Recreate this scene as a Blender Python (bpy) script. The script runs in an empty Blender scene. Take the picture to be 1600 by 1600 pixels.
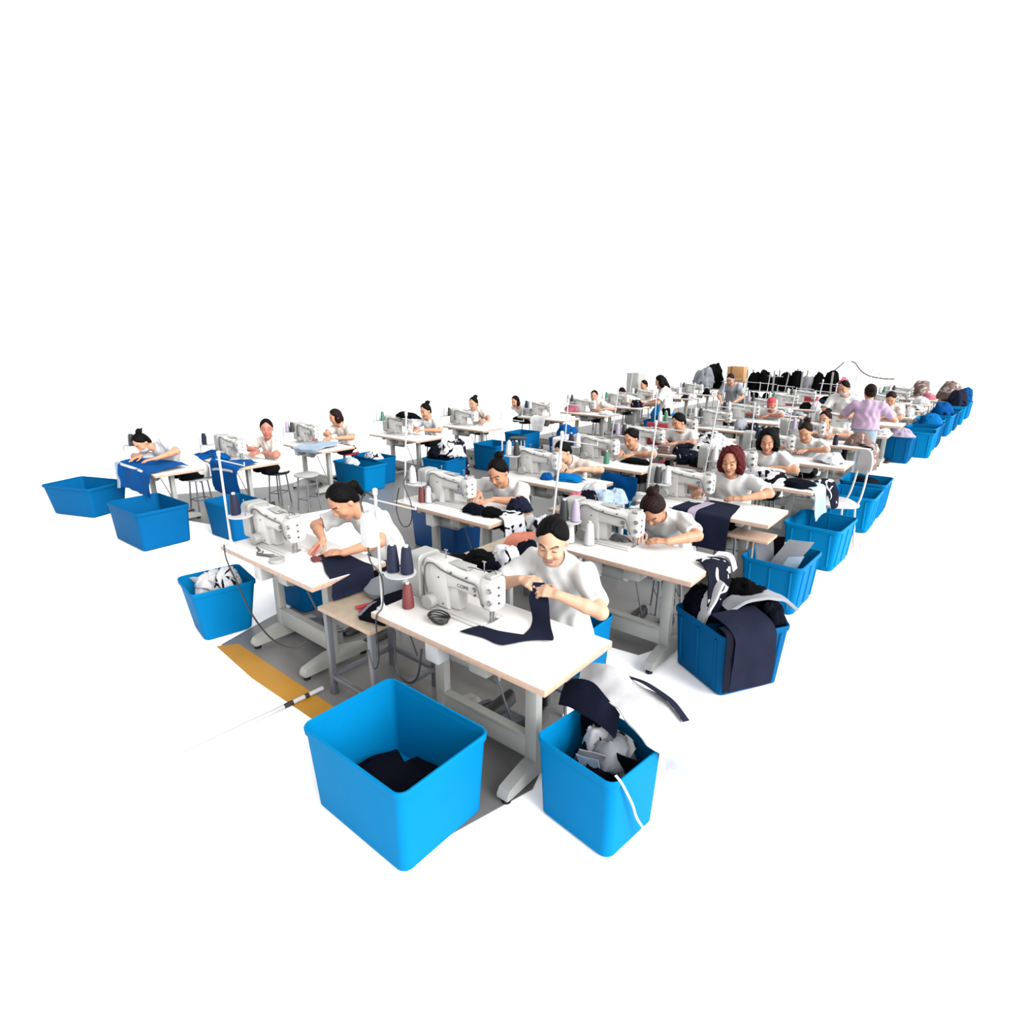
import bpy, bmesh, math, random
import numpy as np
import openvdb
from mathutils import Vector, Matrix, noise
sc = bpy.context.scene
C = sc.collection
PI = math.pi
R = math.radians
rnd = random.Random(7)
G = 0.42           # surfaces are a little darker than they look: the hall is lit bright

# ------------------------------------------------------------------ materials
def lin(v):
    v /= 255.0
    return v / 12.92 if v <= 0.04045 else ((v + 0.055) / 1.055) ** 2.4
def S(r, g, b, k=None):
    k = G if k is None else k
    return (lin(r) * k, lin(g) * k, lin(b) * k, 1)
MATS = {}
def mat(name, col, rough=0.6, metal=0.0, var=0.0, vscale=20, bump=0.0, bscale=80, spec=0.5, stripes=None, patch=None):
    m = bpy.data.materials.new(name); m.use_nodes = True
    nt = m.node_tree; b = nt.nodes['Principled BSDF']
    b.inputs['Base Color'].default_value = col
    b.inputs['Roughness'].default_value = rough
    b.inputs['Metallic'].default_value = metal
    b.inputs['Specular IOR Level'].default_value = spec
    tc = nt.nodes.new('ShaderNodeTexCoord')
    src = None
    if var:
        n = nt.nodes.new('ShaderNodeTexNoise'); n.inputs['Scale'].default_value = vscale; n.inputs['Detail'].default_value = 4
        nt.links.new(tc.outputs['Object'], n.inputs['Vector'])
        r = nt.nodes.new('ShaderNodeValToRGB')
        r.color_ramp.elements[0].position = 0.3; r.color_ramp.elements[1].position = 0.7
        r.color_ramp.elements[0].color = tuple(c * (1 - var) for c in col[:3]) + (1,)
        r.color_ramp.elements[1].color = tuple(min(1, c * (1 + var)) for c in col[:3]) + (1,)
        nt.links.new(n.outputs['Fac'], r.inputs['Fac'])
        src = r.outputs['Color']
    if stripes:
        scale, c2, axis, wid = stripes
        w = nt.nodes.new('ShaderNodeTexWave'); w.bands_direction = axis; w.inputs['Scale'].default_value = scale
        w.inputs['Distortion'].default_value = 1.2
        nt.links.new(tc.outputs['Object'], w.inputs['Vector'])
        r2 = nt.nodes.new('ShaderNodeValToRGB'); r2.color_ramp.interpolation = 'CONSTANT'
        r2.color_ramp.elements[0].color = col; r2.color_ramp.elements[1].position = 1 - wid; r2.color_ramp.elements[1].color = c2
        nt.links.new(w.outputs['Fac'], r2.inputs['Fac'])
        src = r2.outputs['Color']
    if patch:
        scale, c2, pos = patch
        n = nt.nodes.new('ShaderNodeTexNoise'); n.inputs['Scale'].default_value = scale; n.inputs['Detail'].default_value = 1.5; n.inputs['Distortion'].default_value = 1.5
        nt.links.new(tc.outputs['Object'], n.inputs['Vector'])
        r2 = nt.nodes.new('ShaderNodeValToRGB'); r2.color_ramp.interpolation = 'CONSTANT'
        r2.color_ramp.elements[0].color = col; r2.color_ramp.elements[1].position = pos; r2.color_ramp.elements[1].color = c2
        nt.links.new(n.outputs['Fac'], r2.inputs['Fac']); src = r2.outputs['Color']
    if src: nt.links.new(src, b.inputs['Base Color'])
    if bump:
        n = nt.nodes.new('ShaderNodeTexNoise'); n.inputs['Scale'].default_value = bscale; n.inputs['Detail'].default_value = 5
        nt.links.new(tc.outputs['Object'], n.inputs['Vector'])
        bp = nt.nodes.new('ShaderNodeBump'); bp.inputs['Strength'].default_value = bump; bp.inputs['Distance'].default_value = 0.01
        nt.links.new(n.outputs['Fac'], bp.inputs['Height']); nt.links.new(bp.outputs['Normal'], b.inputs['Normal'])
    MATS[name] = m
    return m
M = MATS
mat('laminate', S(253, 250, 246, .56), .35, var=.02, vscale=6)
mat('beech_edge', S(226, 190, 165), .5, var=.12, vscale=40)
mat('bench_wood', S(214, 194, 168), .55, var=.12, vscale=12)
mat('steel_paint', S(198, 198, 192), .45)
mat('white_paint', S(238, 238, 240), .4)
mat('grey_steel', S(140, 143, 150), .35, metal=.3)
mat('machine', S(236, 234, 230, .46), .3, var=.02)
mat('machine_grey', S(196, 196, 192), .4)
mat('chrome', S(205, 205, 210), .2, metal=.8)
mat('black', S(28, 28, 32), .5)
mat('rubber', S(34, 34, 38), .7, spec=.2)
mat('dark_grey', S(95, 95, 98), .5)
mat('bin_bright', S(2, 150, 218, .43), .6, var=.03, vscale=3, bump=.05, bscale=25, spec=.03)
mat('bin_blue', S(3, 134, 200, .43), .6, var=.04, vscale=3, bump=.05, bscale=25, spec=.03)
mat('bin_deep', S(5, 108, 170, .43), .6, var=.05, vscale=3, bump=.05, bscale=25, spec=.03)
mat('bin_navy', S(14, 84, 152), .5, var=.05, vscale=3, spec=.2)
mat('shirt', S(243, 243, 242, .50), .85, bump=.12, bscale=30, spec=.1)
mat('shirt_warm', S(246, 232, 222, .50), .85, bump=.12, bscale=30, spec=.1)
mat('shirt_lilac', S(214, 184, 216), .8, bump=.12, bscale=30)
mat('apron_grey', S(168, 190, 208), .8, bump=.12, bscale=30)
mat('trouser_black', S(16, 15, 19), .9, bump=.1, spec=.08)
mat('trouser_navy', S(24, 28, 52), .9, bump=.1, spec=.08)
mat('skin', S(236, 172, 136, .44), .5, var=.05, vscale=14, spec=.3)
mat('skin_fair', S(244, 192, 160, .45), .5, var=.05, vscale=14, spec=.3)
mat('skin_ruddy', S(216, 140, 118, .44), .5, var=.05, vscale=14, spec=.3)
mat('lip', S(196, 96, 92), .45)
mat('brow', S(96, 66, 54), .7)
mat('eye', S(60, 40, 36), .4)
mat('teeth', S(235, 220, 210), .3)
mat('hair', S(11, 9, 10, .5), .55, var=.3, vscale=60, bump=.4, bscale=120, spec=.05)
mat('hair_brown', S(36, 21, 19, .5), .5, var=.3, vscale=60, bump=.4, bscale=120, spec=.06)
mat('hair_red', S(96, 30, 32, .42), .55, var=.3, vscale=60, bump=.6, bscale=90, spec=.06)
mat('mask_fabric', S(226, 232, 240), .8)
mat('navy', S(33, 38, 60), .9, bump=.15, bscale=40, var=.12, vscale=8, spec=.08)
mat('navy_dark', S(12, 15, 30), .9, bump=.15, bscale=40, var=.2, vscale=8, spec=.06)
mat('black_cloth', S(11, 11, 13), .95, bump=.2, bscale=40, spec=.06)
mat('white_cloth', S(244, 243, 246, .42), .85, bump=.2, bscale=30, spec=.1)
mat('grey_cloth', S(176, 178, 186), .85, bump=.2, bscale=30)
mat('pale_blue_cloth', S(186, 208, 232), .85, bump=.2, bscale=30)
mat('blue_cloth', S(6, 92, 168), .85, bump=.2, bscale=30, spec=.05)
mat('bright_blue_cloth', S(8, 126, 206), .85, bump=.2, bscale=30, spec=.05)
mat('red_cloth', S(214, 58, 72), .8, bump=.1)
mat('pink_cloth', S(214, 110, 132), .85, bump=.2)
mat('lilac_cloth', S(196, 180, 206), .85, bump=.2)
mat('terracotta', S(206, 118, 92), .7, var=.08, vscale=9)
mat('mixed_cloth', S(238, 238, 242, .5), .85, bump=.3, bscale=25, spec=.1, patch=(7, S(14, 14, 20), .55))
mat('mixed_navy', S(20, 22, 40), .85, bump=.3, bscale=25, spec=.08, patch=(6, S(232, 232, 240, .5), .60))
mat('grey_stripe', S(108, 114, 124), .85, bump=.2, stripes=(30, S(190, 194, 200), 'X', .3))
mat('shorn_brown', S(150, 124, 116), .85, bump=.3, bscale=25, spec=.1, patch=(5, S(226, 208, 206), .56))
mat('thread_navy', S(34, 40, 68), .6, bump=.3, bscale=200, spec=.2)
mat('thread_red', S(132, 48, 50), .6, bump=.3, bscale=200)
mat('thread_white', S(244, 244, 246), .6, bump=.3, bscale=200)
mat('thread_lilac', S(200, 186, 212), .6, bump=.3, bscale=200)
mat('thread_black', S(26, 26, 30), .6, bump=.3, bscale=200)
mat('thread_green', S(60, 140, 110), .6, bump=.3, bscale=200)
mat('red_paint', S(190, 40, 56), .5)
mat('white_plastic', S(248, 248, 248), .35)
mat('cardboard', S(228, 170, 108), .8, var=.06, vscale=8)
mat('tape', S(160, 104, 54), .5)
mat('floor_grey', S(152, 150, 148, .40), .32, var=.04, vscale=1.2, bump=.02, bscale=8)
mat('floor_yellow', S(224, 160, 38, .44), .4, var=.06, vscale=4)
mat('floor_white', (.93, .93, .93, 1), .9, spec=0.1)
mat('label_ink', S(70, 72, 78), .6)
mat('rope', S(96, 84, 74), .8, stripes=(40, S(190, 176, 160), 'X', .4))

# ------------------------------------------------------------------ mesh builder
class MB:
    def __init__(s): s.v = []; s.f = []; s.m = []
    def add(s, verts, faces, m=0, M4=None):
        o = len(s.v)
        s.v += [tuple(M4 @ Vector(p)) if M4 else tuple(p) for p in verts]
        s.f += [tuple(o + i for i in f) for f in faces]; s.m += [m] * len(faces)
        return s
    def box(s, c, d, m=0, bev=0.0, rot=None):
        bm = bmesh.new(); bmesh.ops.create_cube(bm, size=1)
        for v in bm.verts: v.co = Vector((v.co.x * d[0], v.co.y * d[1], v.co.z * d[2]))
        if bev: bmesh.ops.bevel(bm, geom=list(bm.edges), offset=min(bev, min(d) * .45), segments=2, profile=.5, affect='EDGES')
        T = Matrix.Translation(c) @ (rot.to_4x4() if rot else Matrix.Identity(4))
        s.add([v.co for v in bm.verts], [[v.index for v in f.verts] for f in (bm.verts.index_update() or bm.faces)], m, T); bm.free()
        return s
    def loops(s, loops, m=0, cap0=True, cap1=True, close=True):
        n = len(loops[0]); o = len(s.v)
        for l in loops: s.v += [tuple(p) for p in l]
        for i in range(len(loops) - 1):
            for j in range(n if close else n - 1):
                k = (j + 1) % n
                s.f.append((o + i * n + j, o + i * n + k, o + (i + 1) * n + k, o + (i + 1) * n + j)); s.m.append(m)
        if cap0: s.f.append(tuple(o + j for j in reversed(range(n)))); s.m.append(m)
        if cap1: s.f.append(tuple(o + (len(loops) - 1) * n + j for j in range(n))); s.m.append(m)
        return s
    def cyl(s, a, b, r0, r1=None, m=0, n=12):
        r1 = r0 if r1 is None else r1
        a = Vector(a); b = Vector(b); d = (b - a).normalized()
        u = d.orthogonal().normalized(); w = d.cross(u)
        return s.loops([[c + (u * math.cos(2 * PI * i / n) + w * math.sin(2 * PI * i / n)) * r for i in range(n)] for c, r in ((a, r0), (b, r1))], m)
    def lathe(s, prof, c=(0, 0, 0), m=0, n=18):
        c = Vector(c)
        return s.loops([[c + Vector((r * math.cos(2 * PI * i / n), r * math.sin(2 * PI * i / n), z)) for i in range(n)] for r, z in prof], m)
    def tube(s, pts, r, m=0, n=8, smooth=4):
        P = crom([Vector(p) for p in pts], smooth) if smooth else [Vector(p) for p in pts]
        L = []; u = None
        for i, p in enumerate(P):
            d = (P[min(i + 1, len(P) - 1)] - P[max(i - 1, 0)]).normalized()
            u = d.orthogonal().normalized() if u is None else (u - d * u.dot(d)).normalized()
            w = d.cross(u)
            L.append([p + (u * math.cos(2 * PI * k / n) + w * math.sin(2 * PI * k / n)) * r for k in range(n)])
        return s.loops(L, m)
    def mesh(s, name, mats, sharp=35):
        me = bpy.data.meshes.new(name); me.from_pydata(s.v, [], s.f)
        for k in mats: me.materials.append(M[k] if isinstance(k, str) else k)
        me.polygons.foreach_set('material_index', s.m)
        bm = bmesh.new(); bm.from_mesh(me); bmesh.ops.recalc_face_normals(bm, faces=bm.faces); bm.to_mesh(me); bm.free()
        me.polygons.foreach_set('use_smooth', [True] * len(me.polygons))
        me.set_sharp_from_angle(angle=R(sharp))
        return me
    def build(s, name, mats, parent=None, sharp=35):
        if isinstance(mats, str): mats = [mats]
        return ob(name, s.mesh(name, mats, sharp), parent)
def crom(P, k):
    if len(P) < 3: return P
    out = []
    for i in range(len(P) - 1):
        a, b, c, d = P[max(i - 1, 0)], P[i], P[i + 1], P[min(i + 2, len(P) - 1)]
        for j in range(k):
            t = j / k
            out.append(.5 * ((2 * b) + (c - a) * t + (2 * a - 5 * b + 4 * c - d) * t * t + (3 * b - a - 3 * c + d) * t ** 3))
    return out + [P[-1]]
def ob(name, data, parent=None):
    o = bpy.data.objects.new(name, data); C.objects.link(o)
    if parent: o.parent = parent
    return o
def tag(o, label, cat, group=None, kind=None):
    o['label'] = label; o['category'] = cat
    if group: o['group'] = group
    if kind: o['kind'] = kind
    return o
def thing(name, label, cat, loc=(0, 0, 0), rz=0, group=None):
    o = ob(name, None); o.location = loc; o.rotation_euler = (0, 0, rz); o.empty_display_size = .1
    return tag(o, label, cat, group)
def kids(o): return [c for c in o.children]
def dup(o, label=None, loc=None, rz=None, group=None, parent=None):
    c = o.copy(); C.objects.link(c)
    if parent: c.parent = parent
    if label: c['label'] = label
    if group: c['group'] = group
    if loc is not None: c.location = loc
    if rz is not None: c.rotation_euler = (0, 0, rz)
    for k in kids(o):
        d = k.copy(); C.objects.link(d); d.parent = c
        for g in kids(k):
            e = g.copy(); C.objects.link(e); e.parent = d
    return c
def setmat(o, m, slot=0):
    o.material_slots[slot].link = 'OBJECT'; o.material_slots[slot].material = M[m]
def child(o, stem):
    return next(k for k in o.children if k.name.split('.')[0] == stem)

# ------------------------------------------------------------------ cloth
def sheet(rows, th=.004):
    """closed thin sheet from a grid of points"""
    n, m = len(rows), len(rows[0]); V = []; F = []
    def nrm(i, j):
        a = rows[min(i + 1, n - 1)][j] - rows[max(i - 1, 0)][j]; b = rows[i][min(j + 1, m - 1)] - rows[i][max(j - 1, 0)]
        c = a.cross(b); return c.normalized() if c.length > 1e-9 else Vector((0, 0, 1))
    N = [[nrm(i, j) for j in range(m)] for i in range(n)]
    for sgn in (.5, -.5):
        for i in range(n):
            for j in range(m): V.append(rows[i][j] + N[i][j] * th * sgn)
    o = n * m
    for i in range(n - 1):
        for j in range(m - 1):
            a, b, c, d = i * m + j, i * m + j + 1, (i + 1) * m + j + 1, (i + 1) * m + j
            F.append((a, b, c, d)); F.append((o + d, o + c, o + b, o + a))
    for i in range(n - 1):
        for j in (0, m - 1): F.append((i * m + j, (i + 1) * m + j, o + (i + 1) * m + j, o + i * m + j))
    for j in range(m - 1):
        for i in (0, n - 1): F.append((i * m + j, o + i * m + j, o + i * m + j + 1, i * m + j + 1))
    return V, F
def strip(path, wids, wdir, amp=.006, freq=9, m=11, k=6, seed=0, th=.004, zmin=None):
    """cloth laid along a path; wdir one vector or one per path point, wids one width or one per path point"""
    P = [Vector(p) for p in path]
    W = [Vector(w) for w in wdir] if isinstance(wdir[0], (tuple, list, Vector)) else [Vector(wdir)] * len(P)
    Q = list(wids) if isinstance(wids, (tuple, list)) else [wids] * len(P)
    WW = [w.normalized() * q for w, q in zip(W, Q)]
    P = crom(P, k); WW = crom(WW, k); rows = []
    for i, (p, w) in enumerate(zip(P, WW)):
        row = []
        for j in range(m):
            t = j / (m - 1) - .5; q = p + w * t
            d = noise.noise_vector(q * freq + Vector((seed * 7.3, seed, 0))) * amp + noise.noise_vector(q * freq * .4 + Vector((seed, 3, seed * 2))) * amp * 1.5
            q = q + d
            if zmin is not None: q.z = max(q.z, zmin)
            row.append(q)
        rows.append(row)
    V, F = sheet(rows, th)
    return MB().add(V, F)
def crumple(rx, ry, h, seed, n=44, rows=22, ridge=.45, droop=0.0):
    """a dropped garment: a flattened heap with folds, sitting on z = 0"""
    mb = MB(); L = []
    for i in range(rows + 1):
        ph = -PI / 2 + PI * i / rows; l = []
        for j in range(n):
            th = 2 * PI * j / n
            d = Vector((math.cos(ph) * math.cos(th), math.cos(ph) * math.sin(th), math.sin(ph)))
            q = d * 1.25 + Vector((seed * 3.1, seed * 1.7, seed * .9))
            f = 1 + ridge * (noise.noise(q) * .9 + (.28 - abs(noise.noise(q * 2.1))) * 1.0 + (.2 - abs(noise.noise(q * 4.3))) * .35)
            z = d.z * h * .55 * f + h * .45
            p = Vector((d.x * rx * f, d.y * ry * f, z))
            e = max(0, math.hypot(p.x / rx, p.y / ry) - .75)
            p.z = max(0.002 + .004 * (i % 2), p.z - e * h * .8) - e * droop
            l.append(p)
        L.append(l)
    mb.loops(L)
    return mb
# ------------------------------------------------------------------ people: one smooth surface per body, grown from a distance field
class Field:
    def __init__(s, lo, hi, h):
        s.h = h; s.lo = np.array(lo, float); s.n = np.ceil((np.array(hi) - s.lo) / h).astype(int) + 1
        s.a = np.full(s.n, .2, np.float32)
    def apply(s, lo, hi, fn, k=.0, sub=False):
        mrg = .03 + k
        i0 = np.maximum(np.floor((np.array(lo) - mrg - s.lo) / s.h).astype(int), 0)
        i1 = np.minimum(np.ceil((np.array(hi) + mrg - s.lo) / s.h).astype(int) + 1, s.n)
        if (i1 <= i0).any(): return
        ax = [s.lo[q] + s.h * np.arange(i0[q], i1[q]) for q in range(3)]
        X, Y, Z = np.meshgrid(*ax, indexing='ij')
        d = fn(X, Y, Z).astype(np.float32)
        sl = tuple(slice(i0[q], i1[q]) for q in range(3)); a = s.a[sl]
        if sub:
            d = -d; r = np.maximum(a, d)
            if k: hh = np.maximum(k - np.abs(a - d), 0) / k; r = r + hh * hh * k * .25
        else:
            r = np.minimum(a, d)
            if k: hh = np.maximum(k - np.abs(a - d), 0) / k; r = r - hh * hh * k * .25
        s.a[sl] = r
    def cone(s, a, b, ra, rb, k=.01, sub=False, cut=None):
        a = np.array(a, float); b = np.array(b, float); ba = b - a; L2 = max(ba @ ba, 1e-9); rm = max(ra, rb)
        def fn(X, Y, Z):
            x, y, z = X - a[0], Y - a[1], Z - a[2]
            t = np.clip((x * ba[0] + y * ba[1] + z * ba[2]) / L2, 0, 1)
            d = np.sqrt((x - t * ba[0]) ** 2 + (y - t * ba[1]) ** 2 + (z - t * ba[2]) ** 2) - (ra + (rb - ra) * t)
            if cut:       # flat end at b
                n = ba / math.sqrt(L2); d = np.maximum(d, (X - b[0]) * n[0] + (Y - b[1]) * n[1] + (Z - b[2]) * n[2])
            return d
        s.apply(np.minimum(a, b) - rm, np.maximum(a, b) + rm, fn, k, sub)
    def ecap(s, a, b, side, ra, rb, k=.02, sub=False):
        a = np.array(a, float); b = np.array(b, float); ba = b - a; L = math.sqrt(ba @ ba); ax = ba / L
        sd = np.array(side, float); sd = sd - ax * (sd @ ax); sd /= np.linalg.norm(sd); fw = np.cross(ax, sd)
        rm = max(max(ra), max(rb))
        def fn(X, Y, Z):
            x, y, z = X - a[0], Y - a[1], Z - a[2]
            tt = x * ax[0] + y * ax[1] + z * ax[2]; t = np.clip(tt / L, 0, 1)
            u = x * sd[0] + y * sd[1] + z * sd[2]; v = x * fw[0] + y * fw[1] + z * fw[2]; w = tt - t * L
            A = ra[0] + (rb[0] - ra[0]) * t; B = ra[1] + (rb[1] - ra[1]) * t; c = np.minimum(A, B)
            q = np.sqrt((u / A) ** 2 + (v / B) ** 2 + (w / c) ** 2) + 1e-6
            g = np.sqrt((u / A ** 2) ** 2 + (v / B ** 2) ** 2 + (w / c ** 2) ** 2) + 1e-6
            return q * (q - 1) / g
        s.apply(np.minimum(a, b) - rm, np.maximum(a, b) + rm, fn, k, sub)
    def ell(s, c, Rm, r, k=.01, sub=False, keep=None, nz=None, strand=0, kk=.004):
        c = np.array(c, float); Rm = np.array(Rm, float); rm = max(r)
        def fn(X, Y, Z):
            x, y, z = X - c[0], Y - c[1], Z - c[2]
            l = [x * Rm[q][0] + y * Rm[q][1] + z * Rm[q][2] for q in range(3)]
            q = np.sqrt(sum((l[i] / r[i]) ** 2 for i in range(3))) + 1e-6
            g = np.sqrt(sum((l[i] / r[i] ** 2) ** 2 for i in range(3))) + 1e-6
            d = q * (q - 1) / g
            if nz: d = d + nz * (np.sin(l[0] * 95 + 2 * np.sin(l[2] * 60)) * np.sin(l[1] * 88) + .8 * np.sin(l[2] * 120 + l[1] * 60) * np.sin(l[0] * 60))
            if strand: d = d + strand * np.sin(np.arctan2(l[0], l[2] + .02) * 34 + 3 * np.sin(l[1] * 40))
            if keep:
                e = keep(*l); hh = np.maximum(kk - np.abs(d - e), 0) / kk; d = np.maximum(d, e) + hh * hh * kk * .25
            return d
        s.apply(c - rm * 1.2, c + rm * 1.2, fn, k, sub)
    def sph(s, c, r, k=.01, sub=False): s.cone(c, np.array(c) + 1e-5, r, r, k, sub)
    def mesh(s, name):
        g = openvdb.FloatGrid(.2); g.copyFromArray(s.a)
        v, q = g.convertToQuads(isovalue=0.0)
        v = v * s.h + s.lo
        me = bpy.data.meshes.new(name); me.from_pydata(v.tolist(), [], q[:, ::-1].tolist())
        me.polygons.foreach_set('use_smooth', [True] * len(me.polygons))
        return me, v
def nrm(v): v = np.array(v, float); return v / max(np.linalg.norm(v), 1e-9)
def rot(v, ax, a):
    v = np.array(v, float); ax = nrm(ax); return v * math.cos(a) + np.cross(ax, v) * math.sin(a) + ax * (ax @ v) * (1 - math.cos(a))

def skeleton(p):
    """local frame: facing -Y, pelvis over the origin"""
    seat = p.get('seat', .46); ts = p.get('ts', 1.0); Z = np.array
    P = Z([0, 0, seat + .10]); lean, side, tw = R(p.get('lean', 20)), R(p.get('side', 0)), R(p.get('twist', 0))
    def sd(l): return nrm([math.sin(side), -math.sin(l) * math.cos(side), math.cos(l) * math.cos(side)])
    w = P + sd(lean * .7) * .20 * ts; ch = w + sd(lean) * .16 * ts; nk = ch + sd(lean * 1.15 + R(4)) * .135 * ts
    s = sd(lean); sv = nrm(rot(nrm(np.cross([0, -1, 0], s)) * -1, s, tw))
    if sv[0] < 0: sv = -sv
    sh = ch + sd(lean * 1.1) * .075 * ts; fw = np.cross(s, sv)
    if fw[1] > 0: fw = -fw
    hd = nrm(sd(lean * 1.0 + R(p.get('neck', 12))))
    yaw, pit, rol = R(p.get('yaw', 0)), R(p.get('pitch', 25)), R(p.get('roll', 0))
    f = Z([math.sin(yaw) * math.cos(pit), -math.cos(yaw) * math.cos(pit), -math.sin(pit)])
    l = Z([math.cos(yaw), math.sin(yaw), 0]); u = np.cross(l, f) * -1
    if u[2] < 0: u = -u
    l = rot(l, f, rol); u = rot(u, f, rol)
    hs = p.get('hs', 1.0)
    hc = nk + hd * .075 + u * .085 * hs + f * .025
    return dict(P=P, w=w, ch=ch, nk=nk, sh=sh, sv=sv, s=s, fw=fw, hc=hc, f=f, l=l, u=u, hs=hs)
def arm_ik(sh, W, pole, L1=.275, L2=.245):
    d = W - sh; D = np.linalg.norm(d)
    if D > (L1 + L2) * .985: W = sh + d / D * (L1 + L2) * .985; d = W - sh; D = np.linalg.norm(d)
    a = (L1 * L1 - L2 * L2 + D * D) / (2 * D); hh = math.sqrt(max(L1 * L1 - a * a, 0)); n = d / D
    q = np.array(pole, float); q = q - n * (q @ n); return sh + n * a + nrm(q) * hh, W
def hand(F, W, d, n, t, curl, k=.006):
    d = nrm(d); n = nrm(np.array(n) - d * (np.array(n) @ d)); s = np.cross(n, d)
    if s @ np.array(t) < 0: s = -s
    F.ecap(W + d * .012, W + d * .07, s, (.026, .014), (.037, .0135), .012)
    for i, (off, sc_) in enumerate(((.030, .95), (.0105, 1.06), (-.0095, 1.0), (-.028, .80))):
        b = W + d * (.082 - .006 * abs(i - 1)) + s * off; dd = nrm(d + s * off * 2.2); a = 0
        for L, r0, r1, c in ((.040, .0094, .0088, .75), (.025, .0088, .0081, 1.0), (.021, .0081, .0070, .8)):
            a += curl * c; e = b + (dd * math.cos(a) - n * math.sin(a)) * L * sc_
            F.cone(b, e, r0, r1, k); b = e
    b = W + d * .022 + s * .026 - n * .004; e = b + nrm(d * .62 + s * .62 - n * .35) * .038; F.cone(b, e, .0125, .0105, .01)
    e2 = e + nrm(d * .92 + s * .15 - n * (.25 + curl * .3)) * .03; F.cone(e, e2, .0105, .0092, k); F.cone(e2, e2 + nrm(d - s * .15 - n * .3) * .022, .0092, .0076, k)
def hl(k, x, y, z): return k['hc'] + (k['l'] * x + (-0) + k['f'] * y + k['u'] * z) * k['hs']

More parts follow.
